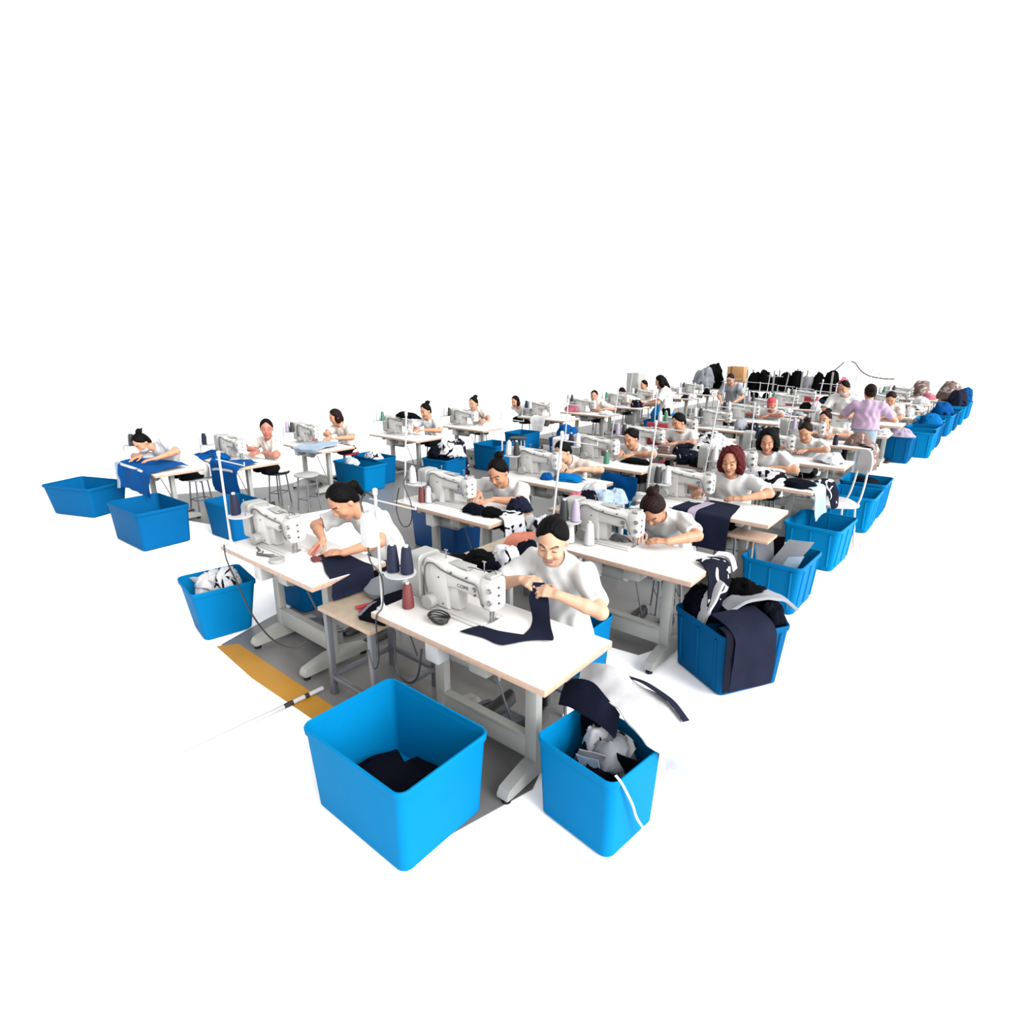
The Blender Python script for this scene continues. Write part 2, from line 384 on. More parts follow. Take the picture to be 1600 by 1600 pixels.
def person_meshes(p, h=.004):
    k = skeleton(p); X = lambda x, y, z: hl(k, x, y, z); hs = k['hs']; Rm = [k['l'], k['f'], k['u']]
    P, w, ch, nk, sh, sv, s, fw = (k[q] for q in ('P', 'w', 'ch', 'nk', 'sh', 'sv', 's', 'fw'))
    wd = p.get('wide', 1.0)
    hands = {}
    for sg, key in ((1, 'L'), (-1, 'R')):
        S_ = sh + sv * sg * .165 * wd
        W = np.array(p['h' + key], float); pole = p.get('pole' + key, (sg * .9, .45, -.35))
        E, W = arm_ik(S_, W, pole); tz = p.get('tz')
        for q in range(14):
            if tz is None or E[2] > tz + .062: break
            pole = (pole[0], pole[1], pole[2] + .15); E, W = arm_ik(S_, W, pole)
        hands[key] = (S_, E, W, sg)
    # ---- body
    pts = [k['hc'] - .17, k['hc'] + .17, P - .2, P + .2] + [q[2] - .22 for q in hands.values()] + [q[2] + .22 for q in hands.values()] + [q[1] - .1 for q in hands.values()] + [q[1] + .1 for q in hands.values()] + [q[0] + .1 for q in hands.values()] + [q[0] - .1 for q in hands.values()]
    lo = np.min(pts, axis=0); hi = np.max(pts, axis=0); lo[2] = max(lo[2], P[2] - .16)
    F = Field(lo, hi, h)
    F.ecap(P, w, sv, (.145 * wd, .098), (.118 * wd, .083), .03)
    F.ecap(w, ch, sv, (.118 * wd, .083), (.138 * wd, .094), .03)
    F.ecap(ch, sh, sv, (.138 * wd, .094), (.15 * wd, .07), .03)
    F.cone(sh + s * .01, nk + fw * .01, .068, .052, .03)
    F.cone(nk + fw * .005, X(0, -.02, -.045), .050, .048, .02)
    # head
    F.ell(X(0, -.008, .02), Rm, (.0745 * hs, .094 * hs, .103 * hs), .01)
    F.ell(X(0, .028, -.042), Rm, (.058 * hs, .060 * hs, .078 * hs), .03)
    F.sph(X(0, .062, -.100), .020 * hs, .03)
    for q in (1, -1):
        F.ell(X(q * .036, .056, -.026), Rm, (.026 * hs, .026 * hs, .028 * hs), .02)
        F.cone(X(q * .012, .083, .034), X(q * .050, .066, .032), .0075 * hs, .007 * hs, .012)
        F.sph(X(q * .031, .092, .013), .013 * hs, .012, True)
        F.ell(X(q * .031, .074, .012), Rm, (.0165 * hs, .012 * hs, .012 * hs), .004)
        F.sph(X(q * .0105, .092, -.026), .0078 * hs, .006)
        F.ell(X(q * .077, -.010, -.004), Rm, (.010 * hs, .018 * hs, .029 * hs), .006)
    F.cone(X(0, .084, .022), X(0, .102, -.020), .0075 * hs, .0105 * hs, .010)
    sm = p.get('smile', 0)
    F.cone(X(-.019, .083, -.054 + .008 * sm), X(0, .089, -.055), .006 * hs, .0075 * hs, .006); F.cone(X(.019, .083, -.054 + .008 * sm), X(0, .089, -.055), .006 * hs, .0075 * hs, .006)
    F.cone(X(-.015, .081, -.067), X(.015, .081, -.067), .0075 * hs, .0075 * hs, .006)
    if sm:
        F.ell(X(0, .094, -.060), Rm, (.022 * hs, .012 * hs, .0065 * hs), .003, True)
        for q in (1, -1): F.ell(X(q * .040, .066, -.030), Rm, (.02 * hs, .022 * hs, .018 * hs), .012)
    for key, (S_, E, W, sg) in hands.items():
        F.cone(S_, E, .048, .040, .02); F.cone(E, E + (W - E) * .35, .039, .038, .012); F.cone(E + (W - E) * .35, W, .038, .0255, .012)
        d = p.get('d' + key) or nrm(nrm(W - E) + np.array([-sg * .35, 0, -.1]))
        n = p.get('n' + key) or (0, -.25, 1); t = p.get('t' + key) or (-sg, 0, 0)
        hand(F, W, d, n, t, p.get('curl', .25), .006 if h < .006 else .003)
    body, V = F.mesh('body')
    if len(body.polygons):
        me = body; nf = len(me.polygons); cen = np.empty(nf * 3); me.polygons.foreach_get('center', cen); cen = cen.reshape(-1, 3)
        dd = (cen - k['hc']) / hs; x, y, z = dd @ k['l'], dd @ k['f'], dd @ k['u']; ax = np.abs(x)
        idx = np.zeros(nf, np.int32); front = y > .05
        idx[front & (ax > .014) & (ax < .052) & (np.abs(z - .036 - .004 * np.sin((ax - .014) * 80)) < .0042)] = 2
        idx[front & (((ax - .031) / .0155) ** 2 + ((z - .009) / .0042) ** 2 < 1)] = 3
        zl = -.0605 + .010 * sm * (ax / .024) ** 2; ll = front & (ax < .023 + .006 * sm) & (np.abs(z - zl) < (.0115 + .003 * sm) * (1 - (ax / .034) ** 2))
        idx[ll] = 1
        if sm: idx[front & (ax < .021) & (np.abs(z - zl) < .0055)] = 4
        me.polygons.foreach_set('material_index', idx)
    for q in ('skin', 'lip', 'brow', 'eye', 'teeth'): body.materials.append(M[q])
    # ---- shirt
    hq = max(h, .006)
    lo2 = np.min([P - .24, sh - sv * .30 - .12, sh + sv * .30 - .12] + [q[1] - .1 for q in hands.values()], axis=0); hi2 = np.max([nk + .12, P + .24, sh + sv * .3 + .1, sh - sv * .3 + .1] + [q[1] + .1 for q in hands.values()], axis=0)
    hem = p.get('hem', .14 if p.get('stand') else .092); lo2[2] = P[2] - hem - .03
    F = Field(lo2, hi2, hq)
    F.ecap(P - np.array([0, 0, .05]), w, sv, (.178 * wd, .135), (.148 * wd, .112), .04)
    F.ecap(w, ch, sv, (.148 * wd, .112), (.158 * wd, .113), .04)
    F.ecap(ch, sh, sv, (.158 * wd, .113), (.165 * wd, .086), .03)
    F.cone(sh + s * .01, nk, .082, .066, .03)
    if hem > .16: F.ecap(P, P - np.array([0, 0, hem]), sv, (.17, .125), (.19, .15), .04)
    for key, (S_, E, W, sg) in hands.items():
        sl = p.get('sleeve', .80); e = S_ + (E - S_) * sl
        F.cone(S_ - sv * sg * .01, e, .070, .066, .03, cut=True)
        F.cone(S_ + s * .0, S_ + (E - S_) * .3, .066, .06, .02)
    # folds
    ax = [F.lo[q] + F.h * np.arange(F.n[q]) for q in range(3)]; A, B, Cc = np.meshgrid(*ax, indexing='ij')
    sd = p.get('seed', 1)
    wv = np.sin(A * 31 + 2.2 * np.sin(Cc * 11 + sd) + sd) * np.sin(Cc * 17 + 1.7 * np.sin(A * 13 + B * 9) + B * 12) + .7 * np.sin((A + B) * 55 + 2.5 * np.sin(Cc * 19 + sd * 2))
    F.a = F.a + (wv * .0058).astype(np.float32)
    # neck opening and hem
    F.ell(nk + fw * .045 + s * .035, [sv, fw, s], (.072, .085, .055), .006, True)
    zc = P[2] - hem; F.a = np.maximum(F.a, (zc - Cc).astype(np.float32))
    shirt, _ = F.mesh('shirt'); shirt.materials.append(M['shirt'])
    # ---- trousers
    F = Field((-.36, -.72, 0.02), (.36, .3, P[2] + .1), max(h * 2, .011))
    if p.get('stand'):
        for q in (1, -1):
            F.cone(P + np.array([q * .085, 0, -.06]), (q * .10, -.01, .48), .095, .066, .03); F.cone((q * .10, -.01, .48), (q * .10, .02, .07), .066, .052, .02)
        F.ecap(P - np.array([0, 0, .07]), P + np.array([0, 0, .02]), sv, (.165, .12), (.15, .105), .03); ank = [(q * .10, .02, .07) for q in (1, -1)]
    else:
        kz = p.get('seat', .46) + .045; ky, ay, az = p.get('legs', (-.36, -.23, .08))
        for q in (1, -1):
            F.cone((q * .09, -.02, kz + .03), (q * .12, ky, kz), .088, .064, .03); F.cone((q * .12, ky, kz), (q * .12, ay, az), .062, .048, .02)
        F.ecap(P - np.array([0, 0, .02]), P + np.array([0, -.01, .06]), sv, (.165, .125), (.15, .11), .03); ank = [(q * .12, ay, az) for q in (1, -1)]
        zz = F.lo[2] + F.h * np.arange(F.n[2]); F.a = np.maximum(F.a, (p.get('seat', .46) + .006 - zz)[None, None, :].astype(np.float32) * ((F.lo[1] + F.h * np.arange(F.n[1])) > -.26)[None, :, None])
    tr, _ = F.mesh('trousers'); tr.materials.append(M['trouser_black'])
    shoes = []
    for q, (x, y, z) in zip((1, -1), ank):
        mb = MB(); L = []
        for i in range(9):
            t = i / 8; yy = y + .07 - .25 * t; wv_ = .036 + .012 * math.sin(PI * min(1, t * 1.05)) - .012 * (t > .95); ht = .075 - .035 * t
            L.append([Vector((x + wv_ * math.cos(a), yy, z - .078 + ht * max(0, math.sin(a)) ** .6 + (.0 if math.sin(a) > 0 else 0))) for a in [2 * PI * j / 14 for j in range(14)]])
        mb.loops(L); shoes.append(mb.mesh('shoe', ['black']))
    # ---- hair
    st = p.get('hair', 'bun'); big = .035 if st == 'curly' else .02
    F = Field(k['hc'] - .30, k['hc'] + .30, max(h, .005))
    pl = lambda c: (lambda x, y, z: (.78 * y - .62 * z - c) * .95)
    if st == 'curly':
        F.ell(X(0, -.02, .03), Rm, (.112, .118, .122), .0, keep=lambda x, y, z: np.maximum((.85 * y - .50 * z - .014 + .9 * np.maximum(np.abs(x) - .035, 0) * -1.3), -.2), nz=.006)
        for q in (1, -1):
            F.ell(X(q * .082, -.005, -.04), Rm, (.048, .062, .085), .02, nz=.007)
        F.ell(X(0, -.07, -.05), Rm, (.09, .06, .085), .02, nz=.007)
    elif st == 'cap':
        F.ell(X(0, -.012, .03), Rm, (.086, .106, .108), .0, keep=lambda x, y, z: .02 - z + .15 * np.abs(y))
        F.ell(X(0, .085, .03), Rm, (.06, .05, .008), .006)
        F.ell(X(0, -.03, .01), Rm, (.078, .085, .10), .01, keep=pl(-.01))
    else:
        F.ell(X(0, -.012, .026), Rm, (.087 * hs, .105 * hs, .115 * hs), .0, keep=lambda x, y, z: pl(p.get('hairline', .020))(x, y, z) + .004 * np.sin(x * 90 + 1) + .016 * np.exp(-(x / .036) ** 2) - .010 * np.exp(-((np.abs(x) - .07) / .02) ** 2), strand=.0016, kk=.03)
        F.ell(X(0, -.05, -.03), Rm, (.066 * hs, .055 * hs, .065 * hs), .02, keep=pl(.01))
        if st == 'bun': F.ell(X(p.get('bx', 0), -.095, .118), Rm, (.044, .042, .038), .006, nz=.003); F.ell(X(.022, -.135, .12), Rm, (.014, .022, .010), .008)
        if st == 'lowbun': F.ell(X(0, -.118, .035), Rm, (.042, .036, .042), .014, nz=.002)
        if st == 'pony':
            F.cone(X(0, -.095, .05), X(0, -.135, .015), .028, .034, .012); F.cone(X(0, -.135, .015), X(0, -.13, -.09), .034, .016, .012)
        if st == 'bob':
            for q in (1, -1): F.ell(X(q * .066, -.005, -.03), Rm, (.022, .05, .07), .014, nz=.002)
            F.ell(X(0, -.065, -.05), Rm, (.07, .045, .06), .02, nz=.002)
        if st == 'long':
            for q in (1, -1): F.ell(X(q * .07, .0, -.04), Rm, (.024, .05, .085), .014, nz=.003)
            F.cone(X(0, -.07, .0), X(0, -.085, -.15), .06, .05, .02)
    hair, _ = F.mesh('hair'); hair.materials.append(M['hair'])
    out = dict(body=body, shirt=shirt, trousers=tr, shoes=shoes, hair=hair, k=k)
    if p.get('mask'):
        F = Field(k['hc'] - .15, k['hc'] + .15, .005)
        F.ell(X(0, .036, -.052), Rm, (.064, .064, .062), 0, keep=lambda x, y, z: -y - .005); mk, _ = F.mesh('face_mask'); mk.materials.append(M['mask_fabric']); out['mask'] = mk
    return out
def person(p, label, loc, group=None, data=None, shirt=None, hair=None, skin=None, trousers=None, rz=0):
    d = data or person_meshes(p, p.get('h', .008))
    t = thing('person', label, 'person', loc, rz, group)
    b = ob('body', d['body'], t); s_ = ob('shirt', d['shirt'], t); tr = ob('trousers', d['trousers'], t); hr = ob('hair', d['hair'], t)
    for q in d['shoes']: ob('shoe', q, t)
    if 'mask' in d: ob('face_mask', d['mask'], t)
    if shirt: setmat(s_, shirt)
    if hair: setmat(hr, hair)
    if skin: setmat(b, skin)
    if trousers: setmat(tr, trousers)
    return t
# ------------------------------------------------------------------ furniture and machines (each built once, then copied)
TZ = .76
def make_table(name='sewing_table'):
    t = thing(name, 'x', 'sewing table')
    mb = MB().box((0, 0, TZ - .0185), (1.2, .57, .037), 0, .006); top = mb.mesh('tabletop', ['laminate', 'beech_edge'])
    for p in top.polygons:
        if abs(p.normal.z) < .6: p.material_index = 1
    ob('tabletop', top, t)
    for sx in (-.32, .34):
        f = MB().box((sx, -.02, .40), (.075, .05, .60), 0, .006).box((sx, .0, .70), (.06, .44, .045), 0, .005).build('leg', 'steel_paint', t)
        # floor beam with sloping ends
        L = []
        for y, z0, z1 in ((-.27, .035, .055), (-.25, .03, .085), (-.08, .03, .125), (.05, .03, .125), (.24, .03, .085), (.26, .035, .055)):
            L.append([Vector((sx - .033, y, z0)), Vector((sx + .033, y, z0)), Vector((sx + .033, y, z1)), Vector((sx - .033, y, z1))])
        MB().loops(L).build('foot_beam', 'steel_paint', f)
        for y in (-.235, .225): MB().lathe([(.024, 0), (.024, .018), (.012, .02), (.012, .034)], (sx, y, 0), n=12).build('rubber_foot', 'rubber', f)
    MB().box((.01, -.03, .19), (.60, .028, .13), 0, .005).box((.01, -.03, .258), (.60, .05, .012), 0).build('cross_beam', 'steel_paint', t)
    pd = MB()
    pd.box((-.02, .13, .135), (.34, .20, .02), 0, .006, Matrix.Rotation(R(-14), 3, 'X'))
    for k in range(6): pd.box((-.15 + .052 * k, .13, .148), (.012, .18, .008), 0, 0, Matrix.Rotation(R(-14), 3, 'X'))
    pd.cyl((.12, .08, .16), (.10, -.06, .60), .006); pd.build('treadle', 'grey_steel', t)
    MB().cyl((-.16, -.10, .62), (.06, -.10, .62), .06, n=20).box((-.05, -.1, .69), (.14, .10, .06), 0, .01).build('motor', 'machine_grey', t)
    MB().box((-.16, -.2, .655), (.10, .09, .13), 0, .01).build('control_box', 'white_plastic', t)
    MB().box((.16, -.16, .68), (.12, .16, .08), 0, .01).build('drawer', 'machine_grey', t)
    return t
def make_machine(name='sewing_machine'):
    """needle towards +X, operator on +Y, origin on the tabletop"""
    t = thing(name, 'x', 'sewing machine')
    MB().box((-.02, 0, .006), (.50, .19, .012), 0, .004).box((-.02, -.0, .016), (.47, .15, .012), 0, .005).build('bed', 'machine', t)
    def rl(x, y0, y1, z0, z1, r=.03, n=4):
        l = []
        for cy, cz, a0 in ((y1 - r, z1 - r, 0), (y0 + r, z1 - r, 90), (y0 + r, z0 + r, 180), (y1 - r, z0 + r, 270)):
            for i in range(n + 1):
                a = R(a0 + 90 * i / n); l.append(Vector((x, cy + r * math.cos(a), cz + r * math.sin(a))))
        return l
    arm = MB().loops([rl(-.25, -.065, .065, .018, .315), rl(-.235, -.07, .07, .018, .325), rl(-.07, -.07, .07, .018, .325), rl(-.06, -.068, .068, .02, .324)])
    arm.loops([rl(-.08, -.066, .066, .165, .325), rl(.02, -.064, .064, .175, .312), rl(.14, -.060, .060, .165, .302), rl(.20, -.058, .058, .15, .298)])
    arm.loops([rl(-.10, -.045, .045, .02, .20, .02), rl(-.02, -.04, .04, .02, .19, .02), rl(.0, -.035, .035, .025, .185, .02)])
    a = arm.build('arm', 'machine', t)
    MB().box((.0, 0, .321), (.16, .075, .012), 0, .004).build('top_cover', 'machine_grey', a)
    hd = MB().loops([rl(.19, -.058, .058, .115, .302), rl(.205, -.062, .062, .105, .308), rl(.262, -.062, .062, .105, .308), rl(.272, -.056, .056, .112, .30)])
    h = hd.build('head', 'machine', t)
    MB().box((.235, 0, .318), (.05, .09, .022), 0, .006).build('oil_cap', 'machine_grey', h)
    MB().loops([rl(-.385, -.075, .075, .03, .315, .035), rl(-.375, -.085, .085, .025, .335, .035), rl(-.275, -.085, .085, .025, .335, .035), rl(-.268, -.08, .08, .03, .33, .035)]).build('motor', 'machine_grey', t)
    MB().cyl((-.268, 0, .235), (-.25, 0, .235), .068, n=24).cyl((-.275, 0, .235), (-.255, 0, .235), .055, n=24).build('hand_wheel', 'white_plastic', t)
    MB().cyl((.235, 0, .11), (.235, 0, .035), .006).cyl((.235, 0, .035), (.235, 0, .014), .0022).build('needle_bar', 'chrome', t)
    MB().cyl((.235, -.022, .11), (.235, -.022, .035), .007).box((.235, -.006, .026), (.022, .05, .006), 0, .002).box((.235, .02, .030), (.028, .016, .004), 0).cyl((.235, -.03, .08), (.27, -.05, .05), .004).build('presser_foot', 'chrome', t)
    for x, y, z in ((.15, -.063, .22), (.262, -.063, .245), (.262, -.063, .17)):
        MB().cyl((x, y + .006, z), (x, y - .006, z), .016, n=16).cyl((x, y - .006, z), (x, y - .013, z), .012, n=16).build('tension_dial', 'chrome', t)
    for z in (.25, .2, .15): MB().cyl((.27, 0, z), (.278, 0, z), .0075, n=10).build('screw', 'dark_grey', h)
    for x, z in ((-.21, .30), (-.21, .05), (-.12, .23), (-.02, .285), (.1, .285), (.16, .19), (-.09, .06)):
        MB().cyl((x, -.062, z), (x, -.0735, z), .006, n=8).build('screw', 'dark_grey', a)
    MB().tube([(-.22, -.075, .10), (-.225, -.082, .2), (-.215, -.08, .29), (-.16, -.078, .315), (-.10, -.074, .29), (.0, -.072, .272), (.1, -.07, .262), (.17, -.068, .255), (.2, -.072, .2), (.215, -.07, .15), (.222, -.05, .125)], .0042).build('hose', 'dark_grey', t)
    MB().tube([(.06, -.03, .318), (.09, -.02, .335), (.16, -.01, .33), (.235, 0, .345), (.26, .0, .33)], .003).build('thread', 'dark_grey', t)
    for x in (-.14, .16): MB().cyl((x, .01, .31), (x, .01, .38), .0035).box((x, .01, .378), (.026, .01, .008), 0, .002).build('thread_post', 'chrome', t)
    MB().lathe([(.03, 0), (.032, .006), (.02, .03), (.012, .045), (0.0, .046)], (-.19, -.055, .02)).cyl((-.18, -.115, .06), (-.18, -.06, .06), .045, n=20).build('bobbin_winder', 'machine_grey', t)
    return t
MSC = (.95, 1, .88)
def make_stand(name='thread_stand', H=.72, lean=0, tz=.18):
    t = thing(name, 'x', 'thread stand')
    MB().lathe([(.034, 0), (.034, .006), (.016, .014), (.011, .03)]).build('base', 'white_paint', t)
    p = MB().cyl((0, 0, .02), (lean, 0, H), .0085, n=10).build('pole', 'white_paint', t)
    MB().lathe([(.012, 0), (.014, .03), (.006, .036)], (lean, 0, H)).build('pole_cap', 'white_plastic', p)
    q = lean * .18 / H; dz = tz - .18
    MB().tube([(q, 0, .165 + dz), (q + .03, .01, .163 + dz), (q + .06, .03, .163 + dz)], .007, smooth=3).lathe([(0.0, .17 + dz), (.085, .17 + dz), (.088, .178 + dz), (.0, .178 + dz)], (q + .115, .045, 0), n=26).build('tray', 'white_paint', t)
    for x, y in ((.075, .03), (.155, .06)): MB().cyl((q + x, y, .178 + dz), (q + x, y, .30 + dz), .004, n=6).build('spindle', 'chrome', t)
    MB().cyl((lean - .05, 0, H - .03), (lean + .26, .05, H - .045), .0045, n=8).cyl((lean + .26, .05, H - .045), (lean + .26, .05, H - .02), .004, n=6).build('crossbar', 'white_paint', t)
    return t
def cone_mesh(m, tall=.15):
    def ring(mb, prof, k, n):
        mb.loops([[Vector((r * math.cos(2 * PI * i / n), r * math.sin(2 * PI * i / n), z)) for i in range(n)] for r, z in prof + [prof[0]]], k, False, False)
    mb = MB(); ring(mb, [(.009, 0), (.024, 0), (.036, .006), (.035, .05), (.026, tall - .012), (.021, tall), (.009, tall)], 0, 18); ring(mb, [(.007, tall + .0005), (.012, tall + .0005), (.0125, tall + .014), (.007, tall + .016)], 1, 12)
    return mb.mesh('thread_cone', [m, 'white_plastic'])
def rrect(w, d, r, z, cx=0, cy=0, n=5):
    l = []
    for sx, sy, a0 in ((1, 1, 0), (-1, 1, 90), (-1, -1, 180), (1, -1, 270)):
        for i in range(n + 1):
            a = R(a0 + 90 * i / n); l.append(Vector((cx + sx * (w / 2 - r) + r * math.cos(a), cy + sy * (d / 2 - r) + r * math.sin(a), z)))
    return l
def make_bin(label, loc, rz, w, d, h, m='bin_blue', taper=.87, group=None, ribs=False, name='storage_bin'):
    t = thing(name, label, 'bin', loc, rz, group)
    f = lambda z: taper + (.975 - taper) * z / h
    L = [rrect(w * taper - .03, d * taper - .03, .03, 0.0)] + [rrect(w * f(z), d * f(z), .045, z) for z in (.012, h * .3, h * .6, h - .035)]
    I = [rrect(w * f(z) - .012, d * f(z) - .012, .04, z) for z in (h - .035, h * .5, .02)] + [rrect(w * taper - .05, d * taper - .05, .03, .014)]
    mb = MB().loops(L + I, 0, True, True)
    if ribs:
        for sx in (-1, 1):
            for k in (-.33, 0, .33):
                a = Vector((sx * w * f(.05) / 2, k * d, .05)); b = Vector((sx * w * f(h - .05) / 2, k * d, h - .05)); mb.cyl(a, b, .011, n=6)
                a = Vector((k * w, sx * d * f(.05) / 2, .05)); b = Vector((k * w, sx * d * f(h - .05) / 2, h - .05)); mb.cyl(a, b, .011, n=6)
    mb.build('tub', m, t)
    z0, z1 = h - .036, h
    MB().loops([rrect(w * .975 - .012, d * .975 - .012, .04, z0), rrect(w * .975 + .002, d * .975 + .002, .045, z0), rrect(w, d, .055, z0 + .002), rrect(w + .004, d + .004, .055, z1 - .008), rrect(w - .006, d - .006, .05, z1), rrect(w * .975 - .008, d * .975 - .008, .042, z1 - .002), rrect(w * .975 - .012, d * .975 - .012, .04, z0)], 0, False, False).build('rim', m, t)
    return t
def make_stool(label, loc, rz, seatmat='black', legm='grey_steel', group=None, h=.455):
    t = thing('stool', label, 'stool', loc, rz, group)
    MB().lathe([(.0, h - .03), (.15, h - .03), (.165, h - .022), (.166, h - .008), (.15, h), (0, h)], n=24).build('seat', seatmat, t)
    for k in range(4):
        a = R(45 + 90 * k); MB().cyl((.11 * math.cos(a), .11 * math.sin(a), h - .03), (.145 * math.cos(a), .145 * math.sin(a), .0), .011, n=8).build('leg', legm, t)
    z = .16; r = .133
    pts = [(r * math.cos(R(45 + 90 * k)), r * math.sin(R(45 + 90 * k)), z) for k in range(4)]
    mb = MB()
    for k in range(4): mb.cyl(pts[k], pts[(k + 1) % 4], .008, n=8)
    mb.build('footring', legm, t)
    return t
def make_bench(label, loc, w, d, h, legm='grey_steel', name='side_bench'):
    t = thing(name, label, 'bench', loc)
    mb = MB().box((0, 0, h - .014), (w, d, .028), 0, .004); top = mb.mesh('benchtop', ['bench_wood', 'beech_edge'])
    for p in top.polygons:
        if abs(p.normal.z) < .6: p.material_index = 1
    ob('benchtop', top, t)
    for sx in (-1, 1):
        for sy in (-1, 1): MB().box((sx * (w / 2 - .04), sy * (d / 2 - .04), (h - .028) / 2), (.038, .038, h - .03), 0, .004).build('leg', legm, t)
    mb = MB()
    for sy in (-1, 1): mb.box((0, sy * (d / 2 - .04), .13), (w - .11, .03, .03), 0, .003)
    for sx in (-1, 1): mb.box((sx * (w / 2 - .04), 0, .13), (.03, d - .11, .03), 0, .003)
    mb.build('stretcher', legm, t)
    return t
def one(name, mb, mats, label, cat, group=None, loc=None, rz=0, sharp=60):
    o = mb.build(name, mats, None, sharp)
    if loc is not None: o.location = loc; o.rotation_euler = (0, 0, rz)
    return tag(o, label, cat, group)
# ================================================================== the place
# floor: the grey painted hall floor, its yellow lane line, bright white floor all around
def slab(name, pts, m, z0, z1):
    o = MB().loops([[Vector((x, y, z0)) for x, y in pts], [Vector((x, y, z1)) for x, y in pts]]).build(name, m, None, 20); o['kind'] = 'structure'; return o
slab('floor_surround', [(-70, -30), (60, -30), (60, 120), (-70, 120)], 'floor_white', -.06, -.004)
slab('floor', [(-4.22, 1.655), (-2.7, 1.66), (-2.3, 1.5), (-1.62, 1.5), (-1.5, 1.98), (-1.58, 2.2), (-1.84, 2.85), (-1.95, 3.5), (-1.72, 3.53), (-1.6, 3.85), (-1.6, 8), (-1.58, 15), (-1.5, 24),
               (-8.6, 24), (-8.6, 9), (-8.6, 4.6), (-9.3, 3.3), (-8.8, 2.8), (-8.2, 2.75), (-7.5, 2.95), (-6.75, 3.2), (-6.9, 3.9), (-6.8, 4.4), (-6.2, 4.5), (-5.0, 3.8), (-4.45, 2.5), (-4.36, 2.1)], 'floor_grey', -.004, 0)
slab('floor_line', [(-4.22, 1.62), (-3.6, 1.575), (-2.85, 1.585), (-2.3, 1.59), (-2.3, 1.735), (-4.13, 1.745)], 'floor_yellow', -.002, .002)

COLX = dict(right=-1.89, middle=-3.64, left=-7.3)
ROWS = dict(right=[1.78, 3.31, 4.84, 6.22, 7.7, 9.35, 10.8, 12.3, 13.8, 15.3, 16.8, 18.3],
            middle=[1.76, 3.38, 4.8, 6.0, 7.16, 8.5, 9.85, 11.2, 12.6, 14.0, 15.4],
            left=[2.5, 3.3, 4.63, 6.1, 7.6, 9.6, 10.8, 12.5, 14.0, 15.5, 17.0])
LEFTX = [-8.1, -7.75, -7.95, -7.6, -7.55, -7.2, -6.95, -7.1, -7.1, -7.1, -7.1]
def COLX_(col, i): return LEFTX[i] if col == 'left' else COLX[col]
LS = .90                                     # the left tables stand a little lower
def TZS(col): return TZ * LS if col == 'left' else TZ
ORD = 'first second third fourth fifth sixth seventh eighth ninth tenth eleventh twelfth thirteenth'.split()
def T(col, i): return '%s table back in the %s column' % (ORD[i], col)
tab0, mac0 = make_table(), make_machine()
ste0 = make_stand(lean=.045); ste1 = make_stand(lean=0, H=.66, tz=.235); ste2 = make_stand(lean=.08, H=.80)
CM = {m: cone_mesh(m) for m in ('thread_navy', 'thread_red', 'thread_white', 'thread_lilac', 'thread_black', 'thread_green')}
used = set()
def first(o, label, loc, rz=0, group=None):
    if o.name in used: return dup(o, label, loc, rz, group)
    used.add(o.name); o.location = loc; o.rotation_euler = (0, 0, rz); o['label'] = label
    if group: o['group'] = group
    return o
EXTRA = {('right', 0): 'nearest sewing table, under the navy strip held by the smiling woman', ('middle', 0): 'sewing table at the front left with navy cloth hanging off its end',
         ('right', 2): 'sewing table of the red-haired woman, navy cloth over its front edge'}
MOFF = {('right', 0): (-.2, .04), ('middle', 0): (-.22, -.02), ('middle', 1): (-.11, .0), ('right', 1): (-.19, .05), ('right', 2): (-.27, .06), ('right', 3): (-.33, .05), ('right', 4): (-.33, .05), ('right', 5): (-.33, .05)}
NOMACH = {('left', 0)}
